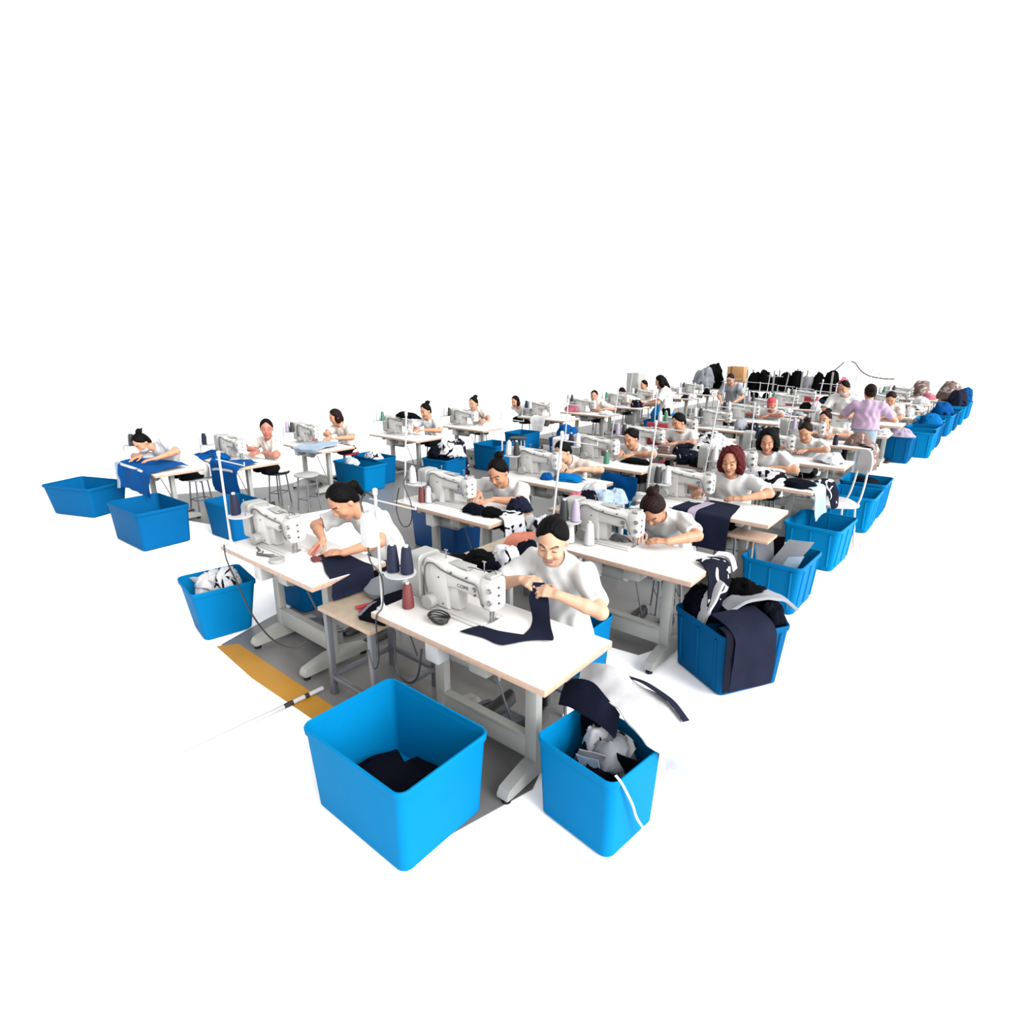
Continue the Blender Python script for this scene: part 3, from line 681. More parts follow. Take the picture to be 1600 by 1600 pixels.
for col in ('right', 'middle', 'left'):
    for i, y0 in enumerate(ROWS[col]):
        cx, cy = COLX_(col, i), y0 + .285; tz = TZS(col)
        far = i >= 7
        o = first(tab0, EXTRA.get((col, i), 'beige sewing table with steel stand, ' + T(col, i)), (cx, cy, 0), 0, 'sewing tables in the hall'); o.scale = (1, 1, tz / TZ)
        mx, my = MOFF.get((col, i), (-.16 + .05 * math.sin(i * 2.1), .04))
        if (col, i) not in NOMACH:
            first(mac0, 'white industrial sewing machine on the ' + T(col, i), (cx + mx, cy + my, tz), R(3 * math.sin(i * 3.7 + len(col))) if i > 1 else 0, 'sewing machines on the tables').scale = MSC
        st = (ste0, ste1, ste2)[{('right', 0): 1, ('middle', 0): 1, ('right', 1): 2}.get((col, i), (i * 2 + len(col)) % 3)]
        sx = cx - .6 + {('right', 0): .02, ('middle', 0): .03, ('middle', 1): .08}.get((col, i), .07)
        s_ = first(st, 'thin white thread stand pole on the ' + T(col, i), (sx, y0 + .07, tz), 0, 'thread stands on the tables')
        lean = {ste0.name: .045, ste1.name: 0, ste2.name: .08}[st.name]
        H = {ste0.name: .72, ste1.name: .66, ste2.name: .8}[st.name]; q = lean * .18 / H
        cc = {('right', 0): ('thread_navy', 'thread_navy'), ('middle', 0): ('thread_navy', None), ('middle', 1): ('thread_white', None), ('right', 1): ('thread_black', 'thread_lilac'), ('right', 2): ('thread_black', 'thread_white')}.get((col, i))
        if cc is None: cc = (('thread_white', 'thread_black'), ('thread_navy', 'thread_white'), ('thread_lilac', 'thread_black'), ('thread_white', 'thread_green'))[(i + len(col)) % 4]
        for k, m in enumerate(cc):
            if not m: continue
            o = ob('thread_cone', CM[m]); o.location = (sx + q + (.075, .155)[k], y0 + .07 + (.03, .06)[k], tz + .179 + (.055 if st is ste1 else 0))
            nm = m.split('_')[1]
            tag(o, '%s thread cone%s on stand, %s' % (nm, (' by pole' if k == 0 else ' farther out') if cc[0] == cc[1] else '', T(col, i)), 'thread cone', 'thread cones on the stands')
# more cones and small things lying on the front tables
def cone(m, x, y, label, z=TZ, s=1): 
    o = ob('thread_cone', CM[m]); o.location = (x, y, z + .001); o.scale = (s, s, s); tag(o, label, 'thread cone', 'thread cones on the tabletops'); return o
cone('thread_red', -2.37, 1.95, 'dark red thread cone standing on the nearest table beside the machine', s=.95)
cone('thread_red', -4.0, 3.52, 'dark brown red thread cone on the second table back, middle column', s=.95)
cone('thread_white', -3.94, 3.55, 'white thread cone beside the dark red cone on a table', s=.95)
cone('thread_white', -3.83, 3.62, 'white thread cone standing right under the second middle machine arm', s=.9)
cone('thread_white', -2.3, 3.45, 'white thread cone behind the smiling woman, below a machine arm', s=1.1)
cone('thread_white', -2.16, 3.5, 'white thread cone close to the needle on the second right table', s=1.1)
cone('thread_lilac', -2.62, 3.9, 'lilac thread cone on the side table near the pink pile', s=1.2)
cone('thread_green', -3.6, 6.16, 'green thread cone on the fourth table back, middle column')
cone('thread_navy', -1.75, 9.42, 'navy thread cone standing on the sixth right table front')
for k in range(5):
    o = ob('bobbin', MB().lathe([(.014, 0), (.022, .004), (.022, .03), (.006, .034), (.006, .06), (.018, .064), (.018, .09)], n=12).mesh('bobbin', ['white_plastic'])); o.location = (-2.46 + .05 * k - .025 * (k % 2), 2.28 + .025 * (k % 2) , TZ + .001)
    tag(o, 'striped white bobbin in the small cluster behind the navy cones', 'bobbin', 'bobbins clustered by the nearest thread stand')
w = MB()
for k in range(4): w.tube([(-2.11 + (.055 + .004 * k) * math.cos(a), 1.94 + (.036 + .004 * k) * math.sin(a), TZ + .0105 + .009 * k + .004 * math.sin(a * 2 + k)) for a in [2 * PI * j / 16 for j in range(17)]], .0045, smooth=2)
one('cable_coil', w, 'black', 'small coil of black cable lying on the nearest tabletop', 'cable')
one('scissors', MB().box((-.03, 0, .006), (.13, .014, .008), 0, .003).box((-.02, .01, .012), (.12, .012, .006), 0, .002, Matrix.Rotation(R(14), 3, 'Z')).tube([(.04, -.01, .008), (.09, -.03, .008), (.11, 0, .008), (.07, .015, .008), (.04, 0, .008)], .005), 'dark_grey', 'dark thread snips lying on the front-left table', 'snips', None, (-3.74, 1.86, TZ + .001), R(20))
one('scissors', MB().box((-.03, 0, .006), (.10, .012, .008), 0, .003).tube([(.02, -.01, .008), (.06, -.03, .008), (.08, 0, .008), (.04, .015, .008)], .004), 'dark_grey', 'small dark tweezers beside the machine base, front-left table', 'snips', None, (-3.9, 1.885, TZ + .001), R(-15))
one('putty_cake', MB().lathe([(.0, 0), (.05, 0), (.052, .01), (.05, .024), (0, .026)]), 'machine_grey', 'round pale green wax disc under the front-left machine', 'wax disc', None, (-3.6, 1.85, TZ + .001))

# hood and cable on the nearest stand; hood clamped on its pole
o = thing('work_lamp', 'white rounded lamp hood hanging on the nearest thread stand pole', 'lamp', (-2.47, 1.87, 0))
hl_ = [rrect(a, b, .03, z) for a, b, z in ((.03, .02, 1.335), (.072, .045, 1.33), (.092, .06, 1.30), (.10, .066, 1.24), (.104, .068, 1.15), (.10, .064, 1.145))]
MB().loops([[p + Vector((-.02, -.062, 0)) for p in l] for l in hl_]).build('hood', 'white_plastic', o)
MB().tube([(-.06, -.06, 1.30), (-.09, -.05, 1.37), (-.07, -.03, 1.42), (-.03, -.02, 1.41), (-.005, -.01, 1.40)], .005).build('cable', 'black', o)
MB().tube([(-.04, -.06, 1.15), (-.03, -.06, 1.05), (.02, -.03, .96), (.04, -.05, .80), (.04, -.1, .74), (.04, -.1, .5), (.0, -.11, .42), (-.05, -.1, .52)], .0045).build('power_cord', 'black', o)
one('power_cord', MB().tube([(-4.12, 1.74, .80), (-4.08, 1.725, .7), (-3.95, 1.72, .55), (-3.75, 1.71, .36), (-3.5, 1.71, .26), (-3.25, 1.72, .29), (-3.12, 1.74, .38)], .006), 'black', 'black cord sagging below the front-left table edge', 'cord')
one('power_cord', MB().tube([(-2.3, 1.79, .70), (-2.28, 1.77, .5), (-2.2, 1.77, .44), (-2.12, 1.78, .5), (-2.1, 1.80, .66)], .006), 'black', 'black cord looping beneath the nearest tabletop', 'cord')
one('power_cord', MB().tube([(-4.1, 3.44, 1.02), (-4.05, 3.36, .95), (-3.96, 3.355, .78), (-3.98, 3.355, .6), (-4.1, 3.355, .55), (-4.18, 3.36, .7), (-4.15, 3.38, .9)], .005), 'black', 'black cord hanging from the second middle thread stand', 'cord')
one('power_cord', MB().tube([(-3.1, 2.33, .6), (-3.0, 2.36, .45), (-2.9, 2.38, .25), (-2.8, 2.38, .05)], .006), 'dark_grey', 'grey cord dropping behind the small wooden bench', 'cord')
# white pole with black bands on the floor
o = thing('striped_pole', 'long white pole with black bands lying on the floor across the yellow line', 'pole', (-3.13, .83, .016))
MB().cyl((0, 0, 0), (.03, .97, 0), .015, n=12).build('pole', 'white_paint', o)
for a, b in ((.70, .76), (.84, .87)): MB().cyl((.03 * a / .97, a, 0), (.03 * b / .97, b, 0), .0156, n=12).build('band', 'black', o)

# benches and side tables
make_bench('low wooden bench with grey steel legs between the two front tables', (-2.79, 2.07, 0), .52, .56, .62)
make_bench('beige side table behind the nearest machine, heaped with black and white cloth', (-2.5, 2.93, 0), .50, .72, .76, 'white_paint', 'side_table')
make_bench('pale side table holding the pale blue and pink pile', (-2.76, 4.45, 0), .42, .70, .76, 'white_paint', 'side_table')
make_bench('pale side table under the big black and white garment pile', (-2.74, 7.2, 0), .42, 1.1, .76, 'white_paint', 'side_table')
one('small_shelf', MB().box((0, 0, .6), (.34, .26, .025), 0, .004).cyl((0, .05, .59), (0, .05, .12), .012).box((0, .05, .06), (.2, .2, .12), 0, .02), 'beech_edge', 'small wooden shelf under the right end of the red-haired woman\'s table', 'shelf', None, (-1.45, 4.98, 0))
# ------------------------------------------------------------------ people
def place(p, head, hands=None, it=8):
    """solve where the stool stands and how tall the torso is, so that the head is at the wanted point"""
    p.setdefault('hL', (.1, -.4, .85)); p.setdefault('hR', (-.1, -.4, .85)); a, b = .72, 1.30
    for _ in range(14):
        p['ts'] = (a + b) / 2
        z = skeleton(p)['hc'][2]
        if z < head[2]: a = p['ts']
        else: b = p['ts']
    hc = skeleton(p)['hc']
    loc = (head[0] - hc[0], head[1] - hc[1], 0)
    if hands:
        for key, h in zip(('hL', 'hR'), hands): p[key] = (h[0] - loc[0], h[1] - loc[1], h[2])
    return loc
def HT(x, y, z, y2): return (x * y2 / y, y2, 2.2 + (z - 2.2) * y2 / y)
def needle(col, i):
    mx, my = MOFF.get((col, i), (-.16 + .05 * math.sin(i * 2.1), .04)); return COLX_(col, i) + mx + .235, ROWS[col][i] + .285 + my
SP = []
def seated(label, col, i, head, p, stool=('black', 'grey_steel'), hands=None, ofs=(0, 0), stool_label=None, **kw):
    nx, ny = needle(col, i)
    sz = TZS(col)
    if hands is None: hands = ((nx + .14 + ofs[0], ny + .22 + ofs[1], sz + .085), (nx - .06 + ofs[0], ny + .25 + ofs[1], sz + .085))
    p.setdefault('dL', (-.45, -.9, -.08)); p.setdefault('dR', (.2, -.95, -.08))
    p['tz'] = sz; loc = place(p, head, hands)
    while loc[1] < ROWS[col][i] + .57 + .20 and p['lean'] < 52:       # keep the belly clear of the table
        p['lean'] += 2; loc = place(p, head, hands)
    t = person(p, label, loc, 'people at the machines', **kw)
    if stool:
        if not SP: SP.append(make_stool('x', (0, 0, 0), 0, 'black')); s = SP[0]; s.location = loc; s['label'] = 'x'
        else: s = dup(SP[0], 'x', loc, rnd.uniform(0, 1))
        s['label'] = stool_label or '%s-seated stool under the worker at the %s' % ({'black': 'black', 'red_paint': 'red', 'bench_wood': 'wooden', 'white_paint': 'white'}[stool[0]], T(col, i))
        s['group'] = 'workers\' stools'
        setmat(child(s, 'seat'), stool[0])
    return t
N_, F_ = .0042, .0065
seated('woman laughing and looking down at a navy strip in her raised hands, nearest table', 'right', 0, (-1.78, 2.5, 1.14),
       dict(h=N_, lean=11, pitch=27, yaw=22, roll=-3, smile=1, hair='lowbun', hs=1.06, dL=(-.85, -.25, .12), dR=(.85, -.18, .12), nL=(.0, -.55, .8), nR=(0, -.5, .85), poleL=(1, .1, -.8), poleR=(-1, .2, -.6), curl=.62, seed=1, wide=1.12, legs=(-.44, -.42, .235)),
       hands=((-1.62, 2.335, .92), (-1.875, 2.345, .935)), skin='skin_fair', hair='hair')
seated('woman with dark ponytail bent over navy cloth, front-left table, face in profile', 'middle', 0, (-3.50, 2.34, 1.10),
       dict(h=N_, lean=33, pitch=42, yaw=-4, hair='pony', hs=1.06, dL=(-.92, -.32, -.10), dR=(.1, -.85, -.5), poleL=(1, .1, -.05), poleR=(-.8, .2, .1), curl=.12, seed=2, wide=1.12),
       hands=((-3.24, 2.14, .83), (-3.56, 2.19, .84)))
seated('woman with high black bun leaning over the second middle table', 'middle', 1, (-3.45, 3.97, 1.04),
       dict(h=N_, lean=26, pitch=34, yaw=12, hair='bun', hs=1.06, seed=3, wide=1.12, curl=.25), hands=((-3.34, 3.78, .845), (-3.56, 3.84, .845)))
seated('woman with her bun and crown of her head tipped towards us, second right table', 'right', 1, (-1.885, 3.95, .98),
       dict(h=N_, lean=37, pitch=58, yaw=6, hair='bun', hs=1.06, seed=4, wide=1.12, dL=(-.97, -.25, -.05), dR=(.3, -.9, -.1), poleL=(1, -.1, -.02)), hands=((-1.65, 3.73, .835), (-1.92, 3.83, .84)), hair='hair_brown')
seated('red-haired woman with curly bob frowning down at navy cloth', 'right', 2, (-1.87, 5.5, 1.11),
       dict(h=N_, lean=12, pitch=16, yaw=4, hair='curly', hs=1.0, seed=5, wide=1.14, dL=(-.97, -.22, -.08), dR=(-.1, -.95, -.2), poleL=(1, -.1, -.02)), hands=((-1.65, 5.27, .835), (-2.06, 5.33, .845)), hair='hair_red')
seated('woman with messy black hair and white shirt bowed over a mixed heap, fourth right table', 'right', 3, HT(-1.99, 7, 1.1, 6.85),
       dict(h=F_, lean=15, pitch=24, yaw=10, hair='curly', seed=6, wide=1.1), hair='hair')
seated('woman with reddish bun sewing at the fifth right table', 'right', 4, HT(-1.93, 8.4, 1.05, 8.3),
       dict(h=F_, lean=22, pitch=34, yaw=0, hair='bun', seed=7, wide=1.1), hair='hair_brown')
seated('woman with high messy bun smiling to the left, sixth right table', 'right', 5, HT(-2.03, 9.9, 1.01, 10.0),
       dict(h=F_, lean=16, pitch=10, yaw=-14, hair='bun', seed=8), hair='hair_brown', shirt='shirt_warm')
seated('woman with short dark hair resting her hand near blue cloth, third middle table', 'middle', 2, HT(-3.79, 5.5, .93, 5.42),
       dict(h=F_, lean=28, pitch=30, yaw=-12, hair='lowbun', seed=9), skin='skin_fair', shirt='shirt_warm')
seated('woman with black ponytail and white shirt, fourth middle table', 'middle', 3, HT(-3.6, 6.75, .97, 6.62),
       dict(h=F_, lean=22, pitch=26, yaw=-6, hair='pony', seed=10))
seated('short-haired worker in white beside the red stool back, fifth middle table', 'middle', 4, HT(-3.5, 7.95, 1.09, 7.8),
       dict(h=F_, lean=18, pitch=28, yaw=-25, hair='short', seed=11), stool=('red_paint', 'grey_steel'))
seated('worker with a red headscarf hidden behind a machine, eighth middle table', 'middle', 7, HT(-2.86, 10, 1.21, 11.85),
       dict(h=.008, lean=14, pitch=20, hair='cap', seed=12), hair='red_cloth', skin='skin_ruddy')
seated('masked woman with topknot stretched low over blue cloth, first left table', 'left', 0, HT(-8.03, 2.6, 1.0, 2.72),
       dict(h=F_, lean=34, side=-30, pitch=42, yaw=16, roll=8, hair='bun', mask=1, seed=13, wide=1.2), stool=('white_paint', 'grey_steel'), hands=((-8.02, 2.72, .79), (-8.34, 2.66, .79)))
seated('round-faced woman with cropped black hair, face turned towards us, second left table', 'left', 1, HT(-7.44, 3.9, 1.07, 3.98),
       dict(h=F_, lean=8, pitch=10, yaw=58, hair='short', seed=14, wide=1.1), shirt='shirt_warm', skin='skin_ruddy')
seated('woman with shoulder-length dark hair in profile, third left table', 'left', 2, HT(-7.79, 5.2, 1.01, 5.42),
       dict(h=F_, lean=16, pitch=22, yaw=-20, hair='bob', seed=15), shirt='shirt_warm', stool=('red_paint', 'grey_steel'), hair='hair_brown')
seated('woman with black topknot, arms folded over her work, fourth left table', 'left', 3, HT(-7.2, 6.5, 1.08, 6.85),
       dict(h=F_, lean=12, pitch=20, hair='bun', seed=16))
seated('woman with tall black hair leaning on her table, fifth left table', 'left', 4, HT(-7.45, 7.9, .94, 8.35),
       dict(h=.008, lean=20, pitch=12, yaw=8, hair='bun', seed=17), shirt='shirt_warm')
seated('woman in loose white overall with dark fringe, sixth left table', 'left', 5, HT(-7.85, 9.6, .98, 10.0),
       dict(h=.008, lean=10, pitch=18, hair='bob', seed=18))
seated('broad worker in white with short black hair, arms on the seventh left table', 'left', 6, HT(-6.74, 10.9, 1.03, 11.35),
       dict(h=.008, lean=8, pitch=6, yaw=20, hair='short', seed=19, wide=1.2), shirt='shirt_warm')
seated('dark-haired worker with bowed head, eighth left table', 'left', 7, HT(-7.02, 12.6, .92, 13.0),
       dict(h=.009, lean=16, pitch=44, hair='short', seed=20))
seated('worker in pale shirt in profile, ninth left table', 'left', 8, HT(-7.18, 14, 1.03, 14.72),
       dict(h=.009, lean=10, pitch=12, yaw=-30, hair='short', seed=21), shirt='shirt_warm')
seated('bowed dark-haired worker in white, eighth right table near the blue bins', 'right', 7, HT(-1.61, 13, 1.18, 12.95),
       dict(h=.009, lean=14, pitch=46, hair='short', seed=22), hair='hair_brown', shirt='shirt_warm')
def standing(label, head, p, rz=0, feet=True, **kw):
    p.update(stand=1, seat=.84); c, s_ = math.cos(rz), math.sin(rz)
    loc = place(p, head); hc = skeleton(p)['hc']
    loc = (head[0] - (hc[0] * c - hc[1] * s_), head[1] - (hc[0] * s_ + hc[1] * c), 0)
    return person(p, label, loc, 'people at the machines', rz=rz, **kw)
standing('person standing in white with a face mask and short black hair, far right', HT(-2.41, 13, 1.26, 11.55), dict(h=.008, lean=12, pitch=28, yaw=-20, hair='short', mask=1, hL=(.12, -.36, 1.0), hR=(-.12, -.36, 1.0), seed=31, hem=.24, wide=1.1))
standing('person seen from behind in a lilac top and grey-blue apron skirt', HT(-1.81, 12, 1.24, 10.45), dict(h=.008, lean=4, pitch=14, yaw=24, hair='lowbun', hL=(.2, -.3, 1.05), hR=(-.2, -.3, 1.05), seed=32, hem=.03, wide=1.15), rz=PI, shirt='shirt_lilac', trousers='apron_grey', hair='hair_brown')
standing('person standing in the aisle in white shirt with patterned headscarf and black trousers', HT(-6.73, 14, 1.19, 11.0), dict(h=.008, lean=10, pitch=28, yaw=10, hair='long', hL=(.18, -.34, 1.0), hR=(-.1, -.38, 1.0), seed=33, hem=.16), rz=R(-70))
standing('person stooping in a pale patterned shirt far back before the brown box', HT(-5.69, 16, 1.02, 13.4), dict(h=.009, lean=26, pitch=34, hair='short', hL=(.18, -.4, .9), hR=(-.1, -.42, .9), seed=34), shirt='grey_cloth', hair='hair_brown')

# ------------------------------------------------------------------ bins
BG = 'blue plastic bins around the hall'
def B(label, x, y, rz, w, d, h=.43, m='bin_blue', taper=.87, ribs=True): return make_bin(label, (x, y, 0), R(rz), w, d, h, m, taper, BG, ribs)
B('big open bright blue bin in the foreground with navy scraps at its bottom', -1.935, 1.47, 0, .73, .55, .45, 'bin_bright', .90, False)
B('bright blue bin under the nearest table corner, stuffed with grey and navy pieces', -1.16, 2.04, -7, .46, .40, .43, 'bin_bright', .90, False)
B('blue bin with white scraps left of the front-left table', -4.49, 1.80, -10, .47, .47, .42, 'bin_blue', .74, False)
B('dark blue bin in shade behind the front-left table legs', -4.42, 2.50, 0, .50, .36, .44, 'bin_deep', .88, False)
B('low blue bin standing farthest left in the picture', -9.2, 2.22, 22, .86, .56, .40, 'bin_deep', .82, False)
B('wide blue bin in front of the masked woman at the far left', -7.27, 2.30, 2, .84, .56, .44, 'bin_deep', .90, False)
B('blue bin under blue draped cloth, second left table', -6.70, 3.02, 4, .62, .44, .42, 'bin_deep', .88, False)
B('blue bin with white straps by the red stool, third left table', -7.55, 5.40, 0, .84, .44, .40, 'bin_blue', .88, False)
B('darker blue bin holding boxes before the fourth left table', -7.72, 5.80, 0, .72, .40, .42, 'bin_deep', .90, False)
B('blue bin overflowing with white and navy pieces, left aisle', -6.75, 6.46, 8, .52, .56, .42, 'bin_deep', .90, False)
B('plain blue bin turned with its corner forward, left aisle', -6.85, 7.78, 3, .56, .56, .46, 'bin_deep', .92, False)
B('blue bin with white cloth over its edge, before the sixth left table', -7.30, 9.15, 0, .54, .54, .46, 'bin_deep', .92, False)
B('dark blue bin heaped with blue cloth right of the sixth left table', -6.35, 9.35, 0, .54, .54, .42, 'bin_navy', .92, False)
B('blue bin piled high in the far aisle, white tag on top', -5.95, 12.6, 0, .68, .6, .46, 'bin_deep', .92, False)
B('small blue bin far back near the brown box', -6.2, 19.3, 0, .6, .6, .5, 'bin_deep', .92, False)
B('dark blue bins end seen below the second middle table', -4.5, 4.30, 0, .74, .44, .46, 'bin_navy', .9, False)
B('blue bin under the second right table beside the smiling woman', -2.0, 3.10, 0, .42, .36, .40, 'bin_blue', .88, False)
B('blue bin draped with a navy panel, right of the second right table', -1.15, 3.70, -30, .54, .54, .44, 'bin_deep', .88)
B('blue bin with upright grey fabric pieces, right of the red-haired woman', -1.235, 5.16, -2, .50, .60, .44, 'bin_blue', .84)
B('empty light blue bin in front of the white chair', -1.22, 6.46, -3, .54, .66, .44, 'bin_bright', .84)
B('light blue ribbed bin right of the white chair, front one of two', -1.20, 8.02, 0, .54, .60, .44, 'bin_bright', .84)
B('blue bin with dark contents behind the ribbed one by the white chair', -1.20, 8.80, 0, .54, .60, .46, 'bin_blue', .84)
names = ['with a shadowed front, first of the far right row', 'in the far right row, second behind the lilac cloth', 'in the far right row, third from its near end', 'in the far right row, fourth from its near end', 'in the far right row, fifth from its near end',
         'in the far right row, sixth from its near end', 'in the far right row, third from its far end', 'in the far right row, next to last', 'last of the far right row']
for k, (x, y) in enumerate([(-1.40, 13.22), (-1.16, 14.1), (-1.18, 14.85), (-1.15, 15.65), (-1.2, 16.6), (-1.1, 17.7), (-1.05, 19.0), (-1.0, 20.4), (-.95, 22.0)]):
    B('blue bin ' + names[k], x, y, (0, 3, -4)[k % 3], .54, .62, .5, ('bin_deep', 'bin_bright', 'bin_blue')[k % 3], .86)
# ------------------------------------------------------------------ cloth in the foreground
def cs(name, label, path, w, wd, mt, group=None, cat='cloth', **k): return one(name, strip(path, w, wd, **k), mt, label, cat, group)
def heap(label, x, y, z, rx, ry, h, m, seed, rz=0, group=None, cat='garment', name='garment', **k):
    return one(name, crumple(rx, ry, h, seed, **k), m, label, cat, group, (x, y, z + .001), R(rz))
cs('cloth_strip', 'navy cloth strip running from the smiling woman\'s hands to the tabletop', [(-1.745, 2.335, .955), (-1.72, 2.30, .88), (-1.64, 2.22, .80), (-1.585, 2.13, .772), (-1.62, 2.05, .775), (-1.70, 2.01, .772), (-1.80, 2.00, .77), (-1.92, 1.98, .772)],
   (.065, .11, .145, .165, .16, .13, .10, .12), [(.9, .3, .15), (.9, .3, .1), (.9, -.2, .2), (.9, .1, .1), (.5, .9, .05), (.1, 1, .05), (.15, 1, .0), (.3, 1, .0)], 'navy', amp=.003, zmin=.767)
cs('draped_cloth', 'navy cloth panel fed through the front-left machine and hanging off the table end', [(-3.44, 2.15, .775), (-3.3, 2.12, .772), (-3.15, 2.08, .770), (-3.055, 2.06, .768), (-3.022, 2.05, .72), (-3.018, 2.04, .66), (-3.0, 2.03, .635)],
   (.16, .20, .27, .30, .30, .30, .28), [(.15, 1, 0)] * 4 + [(.1, 1, 0)] * 3, 'navy', amp=.004, seed=2)
heap('dark red cloth scrap under the hands at the front-left machine', -3.415, 2.035, .764, .05, .03, .022, 'thread_red', 4)
# on the little bench
Z = .621
cs('striped_bundle', 'grey striped sock-like bundle on the small bench', [(-2.97, 2.12, Z + .05), (-2.9, 2.14, Z + .06), (-2.8, 2.2, Z + .06), (-2.7, 2.3, Z + .05)], (.11, .19, .17, .09), (-.5, 1, .35), 'grey_stripe', amp=.008, seed=5, th=.03)
cs('ribbon', 'red ribbon lying on the small bench', [(-2.83, 1.92, Z + .008), (-2.80, 1.98, Z + .012), (-2.76, 2.05, Z + .02), (-2.68, 2.14, Z + .03)], .04, (1, -.3, 0), 'red_cloth', amp=.003)
cs('ribbon', 'second red ribbon end crossing the first on the bench', [(-2.77, 1.90, Z + .008), (-2.77, 1.96, Z + .012), (-2.73, 2.03, Z + .024)], .025, (1, -.1, 0), 'red_cloth', amp=.003)
cs('folded_cloth', 'navy folded trouser leg across the small bench', [(-2.60, 1.86, Z + .02), (-2.62, 1.95, Z + .035), (-2.63, 2.1, Z + .05), (-2.62, 2.3, Z + .05)], (.2, .25, .26, .24), (1, .12, .05), 'navy_dark', amp=.006, seed=3, th=.03)
cs('cloth_tape', 'grey edging strip along the navy folded leg on the bench', [(-2.69, 1.84, Z + .03), (-2.73, 1.95, Z + .045), (-2.75, 2.04, Z + .045)], .025, (1, 0, .2), 'grey_stripe', amp=.002)
cs('folded_cloth', 'folded white cloth wad on the small bench behind the pole', [(-2.60, 2.2, Z + .10), (-2.60, 2.28, Z + .115), (-2.60, 2.35, Z + .10)], .24, (1, 0, 0), 'white_cloth', amp=.006, seed=8, th=.05)
heap('black cloth bundle at the rear of the small bench', -2.72, 2.40, Z, .10, .07, .10, 'black_cloth', 12)
# pile on the side table behind the nearest machine
AZ = .761
heap('black garment flattened at the left of the side table pile', -2.64, 2.62, AZ, .12, .11, .05, 'black_cloth', 21)
heap('long black garment in the middle of the side table pile', -2.48, 2.68, AZ, .12, .10, .10, 'black_cloth', 22)
heap('white and black patterned garment on the side table pile', -2.35, 2.78, AZ, .11, .10, .13, 'mixed_cloth', 23)
heap('small black garment in front of the patterned one', -2.34, 2.63, AZ, .065, .06, .08, 'navy_dark', 24)
heap('navy rolled garment at the right end of the side table pile', -2.285, 2.92, AZ, .075, .08, .15, 'navy_dark', 25)
cs('terracotta_piece', 'unidentified terracotta brown piece standing behind the side table pile', [(-2.47, 3.0, AZ + .01), (-2.45, 3.01, AZ + .06), (-2.43, 3.04, AZ + .12), (-2.42, 3.08, AZ + .14)], (.16, .2, .19, .16), (.8, .6, .1), 'terracotta', amp=.004, th=.03)  # stands in for an unidentified reddish-brown shape, built as a plain piece of material
# front bin scraps
for k, (x, y, r_, L_, s_) in enumerate([(-1.98, 1.50, 20, .30, 1), (-1.80, 1.46, -35, .26, 2), (-2.08, 1.46, 70, .26, 3), (-1.88, 1.54, 95, .26, 4), (-1.96, 1.42, 5, .30, 5)]):
    z = .03 + .035 * k; d = Vector((math.cos(R(r_)), math.sin(R(r_)), .06 * (-1) ** k)); q = Vector((x, y, z + .02))
    cs('cloth_scrap', ['navy scrap at the bottom of the big open bin, lowest', 'navy scrap in the right corner of the big open bin', 'narrow navy scrap at the left inside the big open bin', 'navy scrap crosswise at the back inside the big open bin', 'topmost navy scrap inside the big open bin'][k],
       [q - d * L_ / 2, q + Vector((0, 0, .015)), q + d * L_ / 2], .21, (-d.y, d.x, .05), 'navy_dark', amp=.010, seed=s_, group='navy scraps in the big open bin')
# second foreground bin: pieces standing in it, a white jacket thrown over the top
for k, (x, y, m, dx, dy, hh, w) in enumerate([(-1.22, 2.02, 'grey_cloth', .06, -.05, .40, .12), (-1.14, 2.00, 'pale_blue_cloth', -.05, -.03, .36, .10), (-1.06, 2.06, 'navy_dark', .04, -.02, .40, .14), (-1.24, 2.12, 'navy_dark', -.04, .02, .42, .14), (-1.12, 2.1, 'mixed_cloth', .05, .03, .44, .15), (-1.02, 2.0, 'navy_dark', .02, -.05, .33, .12)]):
    cs('cloth_piece', ['pale grey piece standing in the bin at the nearest table corner', 'narrow pale blue piece in the bin at the nearest table corner', 'dark navy piece in the middle of the corner bin', 'navy piece at the rear left of the corner bin', 'striped white piece at the rear of the corner bin', 'small navy piece by the right rim of the corner bin'][k],
       [(x - dx, y - dy, .05), (x, y, .22), (x + dx, y + dy, hh)], w, (1, .3 - .2 * k, .1), m, amp=.012, seed=30 + k, group='cloth pieces in the corner bin')
cs('jacket', 'white jacket thrown across the corner bin, hanging to the floor at right', [(-1.43, 2.29, .53), (-1.33, 2.27, .57), (-1.21, 2.24, .585), (-1.0, 2.19, .57), (-.86, 2.14, .53), (-.825, 2.22, .42), (-.835, 2.31, .25), (-.845, 2.36, .12), (-.85, 2.40, .05)],
   (.17, .22, .28, .30, .26, .20, .18, .14, .06), [(-.06, .19, .04), (-.1, .22, .04), (-.12, .24, .04), (-.09, .29, .04), (.05, .21, 0), (.11, .15, 0), (.13, .11, 0), (.1, .1, 0), (.04, .06, 0)], 'white_cloth', amp=.018, freq=9, seed=41, m=19, th=.008)
cs('jacket_lining', 'navy cloth under the white jacket at the corner bin', [(-1.47, 2.17, .47), (-1.36, 2.15, .53), (-1.22, 2.12, .53), (-1.12, 2.10, .48)], (.10, .15, .15, .10), (.1, -.6, -1), 'navy', amp=.012, seed=42, th=.006)
cs('cloth_tape', 'narrow navy piece along the far edge of the white jacket', [(-1.2, 2.36, .592), (-1.08, 2.345, .595), (-.95, 2.315, .58), (-.85, 2.275, .54)], (.03, .06, .065, .05), (.1, .8, -.3), 'navy', amp=.006, seed=43)
cs('ribbon', 'thin white tape trailing from the corner bin to the floor', [(-.975, 1.862, .445), (-.945, 1.87, .41), (-.922, 1.93, .28), (-.912, 1.98, .16), (-.84, 2.05, .006)], .012, (.3, 1, 0), 'white_cloth', amp=.001, m=3)
